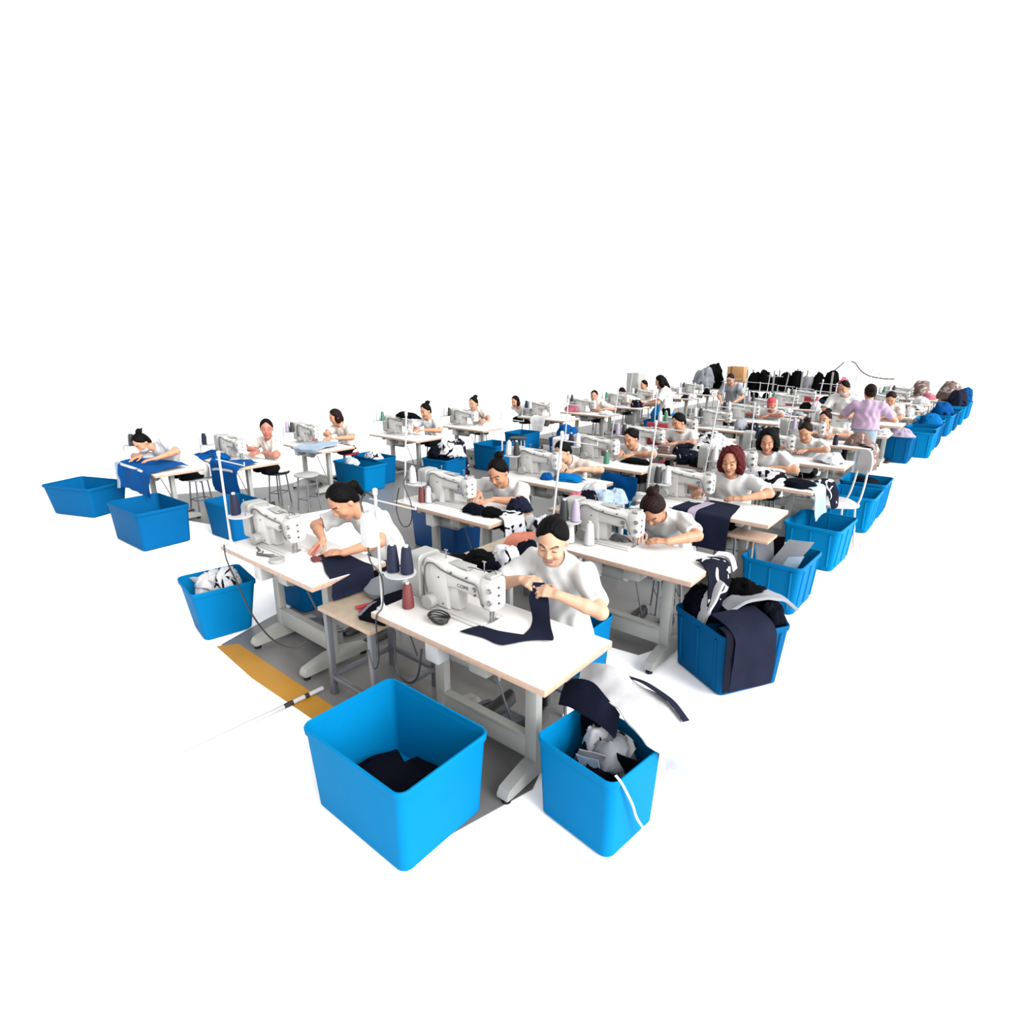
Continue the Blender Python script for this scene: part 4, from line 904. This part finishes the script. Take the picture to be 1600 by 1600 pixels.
heap('navy crumpled garment at the bottom of the corner bin', -1.17, 2.05, .05, .14, .12, .28, 'navy_dark', 44)
heap('grey and white crumpled garment filling the corner bin below the jacket', -1.12, 2.10, .24, .11, .09, .18, 'grey_cloth', 45)
heap('white crumpled lining at the back of the corner bin', -1.21, 2.13, .26, .09, .07, .17, 'mixed_cloth', 46)
# white scraps in the front-left bin
for k, (x, y, m, hh, w, dx) in enumerate([(-4.57, 1.72, 'white_cloth', .42, .12, -.05), (-4.42, 1.76, 'mixed_cloth', .45, .15, .03), (-4.36, 1.86, 'mixed_cloth', .46, .14, .05), (-4.5, 1.85, 'navy_dark', .40, .2, .0), (-4.48, 1.70, 'grey_cloth', .40, .14, .02)]):
    cs('cloth_piece', ['small white piece at the left in the front-left bin', 'black-edged white piece in the front-left bin', 'black-edged white piece at the right of the front-left bin', 'navy lining piece deep in the front-left bin', 'grey piece over the near rim of the front-left bin'][k],
       [(x - dx, y + .05, .2), (x, y, .36), (x + dx, y - .03, hh)], w, (1, .2, .1), m, amp=.012, seed=50 + k, group='cloth pieces in the front-left bin')
heap('white scrap heap rising in the front-left bin', -4.53, 1.76, .30, .10, .10, .17, 'white_cloth', 56)
heap('black-trimmed white heap at the right of the front-left bin', -4.40, 1.84, .30, .10, .10, .19, 'mixed_cloth', 57)
# second middle table: pile flowing over its right end
heap('navy and grey striped bundle at the second middle machine', -3.36, 3.56, .761, .12, .07, .08, 'navy_dark', 61)
heap('black garment beside the striped bundle, second middle table', -3.20, 3.60, .761, .09, .08, .07, 'black_cloth', 62)
cs('garment', 'white and black garment hanging over the end of the second middle table', [(-3.16, 3.70, .775), (-3.06, 3.68, .79), (-3.0, 3.66, .76), (-2.98, 3.64, .62), (-2.96, 3.62, .48)], (.18, .24, .26, .26, .2), (.1, 1, 0), 'mixed_cloth', amp=.014, seed=63, th=.008, cat='garment')
heap('navy garment behind the white one at the second middle table end', -3.12, 3.86, .761, .10, .08, .12, 'navy', 64)
heap('white heap in front of the third middle table end', -2.92, 3.95, .50, .10, .12, .22, 'mixed_cloth', 65)
make_bench('small stool-like stand under the white heap between the columns', (-2.92, 3.95, 0), .26, .30, .50, 'grey_steel', 'side_bench')
# pale blue and pink pile on the next side table
for k, (x, y, rx, ry, h, m, lab) in enumerate([(-2.80, 4.28, .09, .10, .13, 'pink_cloth', 'pink garment at the left of the pale blue pile'), (-2.72, 4.36, .09, .09, .15, 'navy_dark', 'navy garment between the pink and the pale blue ones'), (-2.66, 4.52, .12, .12, .13, 'pale_blue_cloth', 'pale blue garment heaped in front on the side table'),
     (-2.62, 4.68, .11, .10, .12, 'pale_blue_cloth', 'second pale blue garment at the right rear of the side table'), (-2.8, 4.6, .13, .12, .17, 'white_cloth', 'white garment topping the pale blue pile')]):
    heap(lab, x, y, .761, rx, ry, h, m, 70 + k)
heap('bright blue cloth lying by the hands at the third middle table', -3.45, 5.12, .761, .16, .09, .07, 'bright_blue_cloth', 80)
heap('deep blue cloth by the needle, third middle table', -3.66, 5.02, .761, .07, .06, .07, 'blue_cloth', 81)
cs('draped_cloth', 'blue cloth hanging under the fourth middle table', [(-3.3, 5.96, .70), (-3.3, 5.94, .5), (-3.28, 5.92, .2)], .5, (1, 0, 0), 'blue_cloth', amp=.02, seed=82)
heap('white paper-like bundle on the blue bin right of the fourth middle table', -2.90, 5.80, .44, .12, .1, .14, 'white_cloth', 83)
B('bright blue bin between the middle and right columns, third rows', -2.88, 5.72, 0, .44, .44, .44, 'bin_blue', .88, False)
heap('black garment on the lap side of the fourth middle table', -3.32, 6.40, .761, .18, .08, .06, 'black_cloth', 84)
# draped navy cloth on the red-haired woman's table
cs('draped_cloth', 'large navy cloth covering the red-haired woman\'s table front', [(-1.86, 5.26, .768), (-1.86, 5.1, .769), (-1.86, 4.92, .769), (-1.86, 4.835, .764), (-1.86, 4.815, .72), (-1.86, 4.81, .6), (-1.86, 4.805, .46)], (.40, .46, .5, .52, .52, .52, .52), (1, -.02, 0), 'navy', amp=.004, seed=90, m=15)
cs('cloth_stripe', 'lilac stripe laid over the large navy cloth', [(-1.90, 5.16, .778), (-1.92, 5.0, .778), (-1.93, 4.86, .778), (-1.93, 4.80, .74), (-1.93, 4.792, .6), (-1.93, 4.79, .47)], .075, (1, 0, 0), 'lilac_cloth', amp=.002, seed=91, m=5)
cs('cloth_strip', 'narrow navy tail with white tip below the large navy cloth', [(-1.90, 4.775, .47), (-1.90, 4.77, .34), (-1.92, 4.765, .2)], (.12, .14, .13), (1, .2, 0), 'mixed_navy', amp=.01, seed=92)
cs('garment', 'navy and white garment hanging off the end of the second right table', [(-1.40, 3.72, .772), (-1.31, 3.70, .785), (-1.255, 3.68, .74), (-1.24, 3.67, .6), (-1.235, 3.66, .45)], (.16, .22, .28, .28, .26), (.15, 1, 0), 'mixed_navy', amp=.012, seed=93, th=.008, cat='garment')
cs('cloth_strip', 'white strip on the hanging navy garment, second right table', [(-1.33, 3.80, .80), (-1.25, 3.86, .78), (-1.2, 3.84, .70)], .05, (.2, .9, .3), 'white_cloth', amp=.004, seed=94, m=5)
heap('dark scrap and scissors pile at the second right needle', -2.02, 3.70, .761, .08, .06, .05, 'dark_grey', 95)
cs('draped_cloth', 'pale blue trousers hanging from the end of the fourth right table', [(-1.40, 6.5, .772), (-1.31, 6.5, .78), (-1.265, 6.5, .72), (-1.25, 6.5, .58), (-1.245, 6.5, .46)], (.3, .4, .42, .4, .36), (.05, 1, 0), 'pale_blue_cloth', amp=.012, seed=96, th=.006)
heap('navy folded garment on the right end of the fourth right table', -1.47, 6.42, .761, .18, .12, .07, 'navy_dark', 97)
cs('garment', 'navy and white garment sliding off the fourth right table end', [(-1.36, 6.66, .80), (-1.27, 6.72, .78), (-1.2, 6.76, .66), (-1.17, 6.78, .5)], (.14, .2, .2, .14), (.3, 1, .1), 'mixed_navy', amp=.014, seed=98, cat='garment')
heap('white and black heap in front of the messy-haired woman', -1.80, 6.45, .761, .22, .15, .14, 'mixed_cloth', 99)
heap('white garment heap at the fourth right table left side', -2.08, 6.56, .761, .14, .12, .15, 'white_cloth', 100)
# navy panel and pile on the right bin
cs('draped_cloth', 'navy panel hanging over the front of the right draped bin', [(-1.12, 3.62, .51), (-1.0, 3.55, .50), (-.93, 3.51, .455), (-.915, 3.50, .38), (-.915, 3.50, .22), (-.92, 3.503, .07)], .34, (.5, .87, 0), 'navy', amp=.006, seed=110, m=13, th=.006)
cs('cloth_tape', 'white-edged navy strip beside the panel on the draped bin', [(-1.09, 3.40, .48), (-1.03, 3.36, .465), (-1.01, 3.345, .38), (-1.012, 3.346, .22), (-1.015, 3.348, .08)], .075, (.5, .87, 0), 'mixed_navy', amp=.005, seed=111, m=5)
heap('navy garment crumpled in the draped bin at left', -1.33, 3.68, .38, .13, .13, .20, 'navy_dark', 112)
heap('black garment on top of the draped bin heap', -1.12, 3.88, .42, .17, .12, .22, 'black_cloth', 113)
cs('garment', 'white garment sleeve standing in the draped bin', [(-1.32, 3.52, .36), (-1.28, 3.54, .48), (-1.24, 3.6, .60), (-1.22, 3.66, .66)], (.08, .11, .10, .06), (1, -.5, .0), 'white_cloth', amp=.010, seed=114, th=.02, cat='garment')
cs('garment', 'pale grey garment arching over the draped bin to the right', [(-1.18, 3.64, .50), (-1.1, 3.74, .56), (-1.0, 3.86, .58), (-.9, 3.95, .54), (-.83, 4.0, .46)], (.12, .16, .16, .13, .1), (.7, -.8, .1), 'grey_cloth', amp=.012, seed=115, th=.02, cat='garment')
heap('navy garment tail at the right rim of the draped bin', -.93, 3.82, .42, .08, .07, .12, 'navy_dark', 116)
# grey pieces in the bin right of the red-haired woman
for k, (x, y, hh, w, tx, m) in enumerate([(-1.36, 5.1, .60, .15, -.04, 'grey_cloth'), (-1.22, 5.12, .58, .2, .12, 'grey_cloth'), (-1.3, 5.2, .56, .1, .0, 'black_cloth'), (-1.14, 5.0, .48, .12, .05, 'pale_blue_cloth'), (-1.28, 5.28, .5, .2, .03, 'white_cloth')]):
    cs('cloth_piece', ['upright pale grey piece at left in the grey-filled bin', 'slanting wide grey piece in the grey-filled bin', 'black sliver between the grey pieces', 'small pale blue piece low in the grey-filled bin', 'white piece behind the grey ones in the right bin'][k],
       [(x - tx, y, .1), (x, y + .02, .34), (x + tx, y + .04, hh)], w, (1, .25, .05 * k), m, amp=.006, seed=120 + k, group='pieces in the grey-filled bin')
heap('dark clothes inside the bin behind the white chair', -1.2, 8.8, .3, .2, .22, .18, 'navy_dark', 126)

t = thing('tool_pouch', 'black pouch with white tag hanging below the right end of the nearest table', 'pouch', (-1.70, 2.30, .26))
MB().loops([rrect(.12, .05, .02, .0), rrect(.14, .07, .025, .01), rrect(.14, .07, .025, .20), rrect(.12, .05, .02, .21)]).build('pouch_body', 'black', t); MB().box((0, -.037, .12), (.012, .003, .03), 0).build('tag', 'white_plastic', t); MB().cyl((-.05, 0, .2), (-.03, 0, .45), .005).cyl((.05, 0, .2), (.03, 0, .45), .005).build('strap', 'black', t)
# ------------------------------------------------------------------ left column cloth
ZL = TZS('left') + .002
cx0 = COLX_('left', 0); y = ROWS['left'][0]
cs('draped_cloth', 'blue garment draped over the front of the masked woman\'s table', [(cx0 + .05, y + .45, ZL + .035), (cx0 + .05, y + .2, ZL + .03), (cx0 + .05, y - .02, ZL + .028), (cx0 + .06, y - .05, ZL - .08), (cx0 + .06, y - .06, ZL - .28)], (.8, .9, 1.0, 1.0, .95), (1, 0, 0), 'blue_cloth', amp=.02, seed=130, m=17, th=.008)
cs('draped_cloth', 'pale edged blue leg piece hanging at the left end of that table', [(cx0 - .5, y - .045, ZL + .02), (cx0 - .5, y - .06, ZL - .1), (cx0 - .48, y - .07, ZL - .3)], .14, (1, 0, 0), 'pale_blue_cloth', amp=.02, seed=131, th=.008)
cs('cloth_tape', 'white edge band along the blue garment on the first left table', [(cx0 - .45, y - .03, ZL + .02), (cx0 - .1, y - .04, ZL + .02), (cx0 + .35, y - .04, ZL + .02)], .03, (0, .5, .9), 'white_cloth', amp=.006, seed=132, m=3)
cx1 = COLX_('left', 1); y = ROWS['left'][1]
cs('draped_cloth', 'blue trousers with white edges draped over the second left table', [(cx1 + .33, y + .3, ZL + .028), (cx1 + .33, y + .1, ZL + .024), (cx1 + .33, y - .02, ZL + .022), (cx1 + .33, y - .042, ZL - .08), (cx1 + .33, y - .035, ZL - .36)], (.5, .6, .7, .7, .68), (1, 0, 0), 'blue_cloth', amp=.014, seed=135, m=15, th=.008)
cs('cloth_tape', 'cream edge of the blue trousers on the second left table', [(cx1 - .02, y - .045, ZL - .24), (cx1 + .0, y - .05, ZL - .1), (cx1 + .2, y - .05, ZL - .05), (cx1 + .58, y - .05, ZL - .03)], .03, (0, 0, 1), 'white_cloth', amp=.004, seed=136, m=3)
heap('blue cloth bunch by the needle of the second left machine', cx1 - .15, y + .15, ZL, .12, .10, .08, 'blue_cloth', 137)
cs('draped_cloth', 'blue garment hanging off the left end of the second left table', [(cx1 - .5, y + .15, ZL + .02), (cx1 - .52, y + .0, ZL + .015), (cx1 - .52, y - .03, ZL - .04), (cx1 - .54, y - .045, ZL - .30)], (.3, .4, .42, .3), (1, 0, 0), 'blue_cloth', amp=.03, seed=133, th=.01)
heap('teal and white bundle at the left end of the second left table', cx1 - .5, y + .2, ZL, .12, .1, .07, 'blue_cloth', 138)
cx2 = COLX_('left', 2); y = ROWS['left'][2]
cs('draped_cloth', 'pale blue cloth spread over the third left table', [(cx2 + .22, y + .45, ZL + .05), (cx2 + .22, y + .25, ZL + .03), (cx2 + .22, y + .05, ZL + .012), (cx2 + .22, y - .015, ZL + .0), (cx2 + .22, y - .02, ZL - .05)], (.4, .5, .55, .55, .5), (1, .1, 0), 'pale_blue_cloth', amp=.016, seed=139, m=13, th=.008)
heap('red cloth bundle on the third left table behind its machine', cx2 - .38, y + .42, ZL, .12, .1, .10, 'pink_cloth', 140)
heap('white straps curling in the bin by the red stool', -7.7, 5.36, .34, .12, .10, .10, 'white_cloth', 141)
heap('white and navy papers in the bin before the fourth left table', -7.72, 5.8, .36, .16, .12, .12, 'mixed_cloth', 142)
cx3 = COLX_('left', 3); y = ROWS['left'][3]
heap('black and white garment slung over the fourth left machine', cx3 + .1, y + .28, ZL + .30, .25, .10, .10, 'black_cloth', 143)
for k, (dx, dy, z, m, lab) in enumerate([(-.1, -.05, .40, 'navy_dark', 'navy garment on the overflowing left aisle bin'), (.05, .02, .46, 'mixed_cloth', 'white garment on top of the overflowing left aisle bin'), (.14, .12, .42, 'white_cloth', 'white garment tail over the rim of the left aisle bin'), (-.12, .14, .42, 'pale_blue_cloth', 'pale blue piece on the overflowing left aisle bin')]):
    heap(lab, -6.75 + dx, 6.46 + dy, z, .15, .13, .18, m, 144 + k)
heap('large black and white heap behind the overflowing bin', -6.95, 6.92, .0, .22, .16, .62, 'mixed_navy', 149)
cx5 = COLX_('left', 5); y = ROWS['left'][5]
cs('draped_cloth', 'long white cloth flowing off the sixth left table into a blue bin', [(cx5 - .1, y + .2, ZL + .03), (cx5 - .05, y + .0, ZL + .02), (cx5 - .02, y - .06, ZL - .1), (cx5 + .0, y - .12, .45)], (.3, .34, .34, .3), (1, 0, 0), 'white_cloth', amp=.02, seed=150)
heap('dark red heap on the seventh left table', COLX_('left', 6) - .45, ROWS['left'][6] + .3, ZL, .2, .14, .16, 'pink_cloth', 151)
heap('blue cloth piled in the dark blue bin, left aisle', -6.35, 9.35, .34, .2, .2, .32, 'blue_cloth', 152)
heap('deep blue heap rising out of the far aisle bin', -5.95, 12.6, .38, .26, .24, .40, 'bright_blue_cloth', 153)
cs('dust_cover', 'white dust cover draped over a machine between the left and middle columns', [(-4.64, 7.01, .50), (-4.64, 6.99, .78), (-4.64, 7.04, .845), (-4.64, 7.3, .85), (-4.64, 7.37, .8), (-4.64, 7.38, .50)], .66, (1, .1, 0), 'white_cloth', amp=.012, seed=155, m=13, th=.006)
one('small_cabinet', MB().box((0, 0, .36), (.52, .26, .70), 0, .01).box((0, 0, .755), (.56, .28, .08), 0, .01), 'machine_grey', 'grey cabinet beneath the white dust cover', 'cabinet', None, (-4.64, 7.18, 0))

# the big pile and the mixed heaps between middle and right columns
for k, (x, y, rx, ry, h, m, lab) in enumerate([(-2.84, 6.82, .16, .14, .16, 'mixed_navy', 'navy and white garment at the near end of the big pile'), (-2.72, 7.0, .18, .15, .22, 'mixed_cloth', 'white garment with black stripes on the big pile'), (-2.78, 7.3, .2, .18, .30, 'mixed_cloth', 'topmost striped white garment of the big pile'), (-2.66, 7.56, .18, .15, .2, 'white_cloth', 'white garment at the far end of the big pile'),
      (-2.64, 6.76, .12, .12, .12, 'black_cloth', 'black garment at the right front of the big pile')]):
    heap(lab, x, y, .761, rx, ry, h, m, 160 + k)
heap('navy and white garments on the right end of the fifth middle table', -3.14, 7.38, .761, .14, .14, .14, 'mixed_navy', 166)
one('paper_stack', MB().box((0, 0, .02), (.2, .22, .04), 0, .003).box((.01, 0, .055), (.18, .2, .03), 0, .003).box((-.01, .01, .085), (.17, .19, .03), 0, .003), 'shorn_brown', 'pinkish stack of folded pieces right of the machine, fifth middle table', 'stack', None, (-3.36, 7.30, .762), R(8))
t = thing('swivel_chair', 'red-backed chair behind the short-haired worker, fifth middle table', 'chair', (-3.98, 8.1, 0))
MB().box((0, 0, .45), (.38, .38, .05), 0, .02).build('seat', 'red_paint', t); MB().box((0, .18, .84), (.36, .04, .34), 0, .03).build('backrest', 'red_paint', t)
for sx in (-1, 1):
    for sy in (-1, 1): MB().cyl((sx * .16, sy * .16, .43), (sx * .18, sy * .18, 0), .012).build('leg', 'grey_steel', t)
    MB().cyl((sx * .12, .18, .44), (sx * .12, .18, .75), .012).build('back_post', 'grey_steel', t)
# black stool by the fifth left table, red stool, plain stool: unoccupied ones
make_stool('black round stool in the left aisle by the plain blue bin', (-6.75, 8.35, 0), .3, 'black', 'white_paint', 'spare stools', .5)
make_stool('grey topped stool beside the second left table', (-7.0, 4.15, 0), .2, 'machine_grey', 'grey_steel', 'spare stools', .5)
# white chair on the right
t = thing('white_chair', 'white chair with rounded backrest among the right-hand blue bins', 'chair', (-1.25, 7.2, 0), R(34))
MB().loops([rrect(.40, .42, .12, z) for z in (.445, .452)] + [rrect(.42, .44, .12, z) for z in (.457, .475)] + [rrect(.39, .41, .12, .482)]).build('seat', 'white_plastic', t)
L = [[Vector((.25 + p.y * .0 + q, p.x, p.y + .93)) for p in rrect(.32 - s_, .27 - s_, .12, 0)] for q, s_ in ((-.012, .02), (-.008, 0), (.008, 0), (.012, .02))]
MB().loops(L).build('backrest', 'white_plastic', t)
for sy in (-1, 1): MB().tube([(-.1, sy * .14, .44), (.12, sy * .14, .44), (.19, sy * .13, .50), (.225, sy * .12, .68), (.24, sy * .11, .86)], .011).build('back_post', 'white_paint', t)
for sx in (-1, 1):
    for sy in (-1, 1): MB().cyl((sx * .15, sy * .15, .445), (sx * .19, sy * .18, 0), .012).build('leg', 'white_paint', t)

# smaller goods on the far tables: heaps, each station its own
FAR = [('right', 4, .38, 'white_cloth'), ('right', 5, .40, 'shorn_brown'), ('right', 6, .30, 'mixed_cloth'), ('right', 6, .5, 'white_cloth'), ('right', 8, .3, 'mixed_navy'), ('right', 8, .5, 'white_cloth'), ('right', 9, .3, 'shorn_brown'), ('right', 9, .5, 'mixed_cloth'), ('right', 10, .4, 'white_cloth'), ('right', 11, .4, 'pink_cloth'),
       ('middle', 5, .4, 'mixed_cloth'), ('middle', 6, .5, 'mixed_navy'), ('middle', 6, .3, 'grey_cloth'), ('middle', 8, .3, 'mixed_cloth'), ('middle', 8, .5, 'grey_cloth'), ('middle', 9, .3, 'black_cloth'), ('middle', 9, .5, 'white_cloth'), ('middle', 10, .3, 'mixed_navy'), ('middle', 10, .5, 'pink_cloth'),
       ('left', 7, .40, 'mixed_navy'), ('left', 8, .4, 'mixed_cloth'), ('left', 9, .3, 'mixed_navy'), ('left', 9, .5, 'white_cloth'), ('left', 10, .3, 'black_cloth'), ('left', 10, .5, 'mixed_cloth'), ('left', 6, .42, 'white_cloth')]
WN = {'white_cloth': 'white', 'shorn_brown': 'pinkish brown', 'mixed_cloth': 'white and black', 'mixed_navy': 'navy and white', 'grey_cloth': 'grey', 'black_cloth': 'black', 'pink_cloth': 'rose red'}
for k, (col, i, dx, m) in enumerate(FAR):
    z = TZS(col) + .001
    heap('%s garment heap lying on the %s' % (WN[m], T(col, i)), COLX_(col, i) + dx, ROWS[col][i] + .26, z, (.10 if col + str(i) in ('right6', 'right8', 'right9', 'middle6', 'middle8', 'middle9', 'middle10', 'left9', 'left10') else .15) + .01 * math.sin(k), .13, .13 + .05 * math.sin(k * 1.7), m, 200 + k, group='garment heaps on the far tables', n=28, rows=14)
cs('draped_cloth', 'pale pink and black garment hanging off the sixth right table end', [(-1.42, 9.62, .79), (-1.32, 9.62, .80), (-1.25, 9.62, .70), (-1.23, 9.6, .4)], (.3, .4, .4, .3), (0, 1, 0), 'shorn_brown', amp=.02, seed=230)
heap('dusky lilac cloth lying over the first bin of the far right row', -1.36, 13.05, .49, .20, .16, .16, 'lilac_cloth', 231)
for k, (x, y, z, rx, ry, h, m, lab) in enumerate([(-1.75, 19.6, .77, .22, .26, .4, 'shorn_brown', 'brownish heap of garments at the far right end, nearest'), (-1.2, 21.2, .51, .30, .28, .56, 'shorn_brown', 'brownish heap with a dark peak at the far right end'), (-.95, 20.4, .48, .22, .24, .42, 'navy', 'navy cloth standing up over the far right bins'),
        (-.88, 22.0, .48, .22, .24, .38, 'blue_cloth', 'deep blue cloth on the last bin of the far right row'), (-1.1, 17.7, .46, .2, .2, .3, 'blue_cloth', 'blue cloth bulging from the sixth far right bin'), (-1.15, 15.65, .46, .2, .2, .22, 'bright_blue_cloth', 'bright blue cloth in the fourth far right bin')]):
    heap(lab, x, y, z, rx, ry, h, m, 240 + k, n=28, rows=14)
make_bench('pale table under the nearest brownish heap, far right end', (-1.75, 19.6, 0), .6, .8, .76, 'white_paint', 'side_table')
make_bench('low pale table under the dark-peaked heap, far right end', (-1.2, 21.2, 0), .8, .78, .5, 'white_paint', 'side_table')

# ------------------------------------------------------------------ the far end: racks with black garments, box, bags, hanging cords
t = thing('garment_rack', 'long grey steel rack loaded with black garments at the far end', 'rack', (-4.75, 18.2, 0))
for x in (-1.15, -.4, .35, 1.1):
    for yy in (-.25, .25): MB().box((x, yy, .7), (.04, .04, 1.4), 0).build('post', 'machine_grey', t)
for z in (.30, .80): MB().box((0, 0, z), (2.3, .54, .03), 0).build('shelf', 'machine_grey', t)
for k in range(8):
    x = -5.75 + .29 * k
    heap('%s garment bundle on the far rack, %s from its left end' % ('grey' if k == 5 else 'black', ORD[k]), x, 18.2, .816, .20, .17, .50 + .08 * math.sin(k * 2.1), 'grey_cloth' if k == 5 else 'black_cloth', 260 + k, group='bundles on the far rack', n=28, rows=14)
for k in range(6):
    x = -5.7 + .38 * k
    heap('black garment bundle on the lower shelf of the far rack, %s from left' % ORD[k], x, 18.2, .316, .18, .17, .40, 'black_cloth', 270 + k, group='bundles on the far rack', n=28, rows=14)
for k, x in enumerate((-4.55, -4.05)):
    b = make_bin('red plastic crate before the far rack, %s one' % ('left' if k == 0 else 'right'), (x, 17.5, .42), 0, .46, .4, .34, 'red_cloth', .9, 'red crates by the rack', False, 'red_crate')
make_bench('low table under the two red crates', (-4.3, 17.5, 0), 1.1, .5, .42, 'white_paint', 'side_table')
t = thing('cardboard_box', 'brown cardboard box standing highest at the far end', 'box', (-6.42, 18.6, 1.02))
MB().box((0, 0, .22), (.50, .4, .44), 0, .004).build('carton', 'cardboard', t); MB().box((-.12, -.203, .22), (.05, .004, .44), 0).box((-.12, 0, .442), (.05, .4, .004), 0).build('packing_tape', 'tape', t)
make_bench('grey steel table under the brown cardboard box', (-6.42, 18.6, 0), .7, .6, 1.02, 'grey_steel', 'side_table')
heap('big patterned grey sack left of the brown box', -7.35, 18.3, .77, .30, .28, .62, 'grey_stripe', 281, cat='sack', name='sack')
heap('black sack leaning behind the patterned grey one', -7.25, 18.8, .77, .30, .26, .72, 'black_cloth', 282, cat='sack', name='sack')
make_bench('table under the two sacks at the far end', (-7.3, 18.5, 0), .9, .9, .76, 'white_paint', 'side_table')
t = thing('fabric_roll_bin', 'tall grey cabinet behind the ninth left table', 'cabinet', (-7.95, 15.0, 0))
MB().box((0, 0, .68), (.36, .4, 1.36), 0, .01).build('cabinet_body', 'machine_grey', t); MB().box((.02, -.205, .7), (.3, .012, 1.2), 0, .004).build('door', 'steel_paint', t); MB().box((.14, -.22, .75), (.015, .02, .12), 0, .004).build('handle', 'chrome', t)
t.name = 'tall_cabinet'
for k in range(5):
    o = thing('wire_stand', 'white wire frame stand rising before the far rack, %s from left' % ORD[k], 'stand', (-5.2 + .52 * k, 16.9 - .22 * k, 0), 0, 'wire stands at the far end')
    MB().cyl((0, 0, 0), (.02, 0, 1.12 - .03 * k), .012, n=8).build('pole', 'white_paint', o); MB().cyl((.02, 0, 1.1 - .03 * k), (.44, 0, 1.08 - .03 * k), .01, n=8).build('crossbar', 'white_paint', o); MB().lathe([(.14, 0), (.14, .02), (.02, .04)]).build('base', 'white_paint', o)
heap('pink and white bundle at the right end of the far rack', -3.42, 18.2, .77, .16, .2, .46, 'pink_cloth', 283)
make_bench('small table right of the far rack under the pink bundle', (-3.42, 18.2, 0), .4, .5, .76, 'white_paint', 'side_table')
one('hanging_cord', MB().tube([(-3.62, 19, 1.64), (-3.72, 19, 1.52), (-3.83, 19, 1.40), (-3.82, 19, 1.30), (-3.72, 19, 1.20)], .02), 'rope', 'short twisted cord hanging above the far rack, left one', 'cord')
one('hanging_cord', MB().tube([(-3.45, 19, 1.65), (-3.35, 19, 1.62), (-3.18, 19, 1.42), (-2.95, 19, 1.28), (-2.6, 19, 1.22), (-2.35, 19, 1.22)], .02), 'rope', 'long thin cord sagging to the right above the far tables', 'cord')

# lettering on the nearest machine
fc = bpy.data.curves.new('lettering', 'FONT'); fc.body = 'COMI'; fc.size = .04; fc.extrude = .0008; fc.align_x = 'CENTER'; fc.space_character = 1.1
tmp = bpy.data.objects.new('tmp', fc); C.objects.link(tmp); me = bpy.data.meshes.new_from_object(tmp.evaluated_get(bpy.context.evaluated_depsgraph_get())); bpy.data.objects.remove(tmp)
me.materials.append(M['label_ink'])
for root in [o for o in bpy.data.objects if o.get('category') == 'sewing machine' and o['label'].endswith('first table back in the right column')]:
    q = ob('lettering', me, root); q.location = (.065, -.0645, .205); q.rotation_euler = (R(90), 0, 0); q.scale = (.8, .8, 1)

# ------------------------------------------------------------------ light, sky, camera
w = bpy.data.worlds.new('bright_hall'); sc.world = w; w.use_nodes = True; nt = w.node_tree; bg = nt.nodes['Background']
tc = nt.nodes.new('ShaderNodeTexCoord'); sp = nt.nodes.new('ShaderNodeSeparateXYZ'); nt.links.new(tc.outputs['Generated'], sp.inputs[0])
mr = nt.nodes.new('ShaderNodeMapRange'); mr.inputs['From Min'].default_value = -.3; mr.inputs['From Max'].default_value = 1.0; mr.inputs['To Min'].default_value = 1.08; mr.inputs['To Max'].default_value = 3.0
nt.links.new(sp.outputs['X'], mr.inputs['Value']); nt.links.new(mr.outputs['Result'], bg.inputs['Strength']); bg.inputs['Color'].default_value = (1, 1, 1, 1)
l = bpy.data.lights.new('window_sun', 'SUN'); l.energy = 6.5; l.angle = R(40); o = ob('window_sun', l); o.rotation_euler = Vector((-.9, .06, -.48)).to_track_quat('-Z', 'Y').to_euler(); o.location = (5, 0, 6)
cam = bpy.data.cameras.new('camera'); cam.sensor_width = 36; cam.lens = 36 * 915 / 1600; cam.clip_end = 500; co = ob('camera', cam)
co.location = (0, 0, 2.2); co.rotation_euler = (R(90) - math.atan2(267, 915), 0, R(39.6)); sc.camera = co
sc.view_settings.view_transform = 'Standard'; sc.view_settings.look = 'None'; sc.view_settings.gamma = 1; sc.view_settings.exposure = 0; sc.view_settings.use_curve_mapping = False
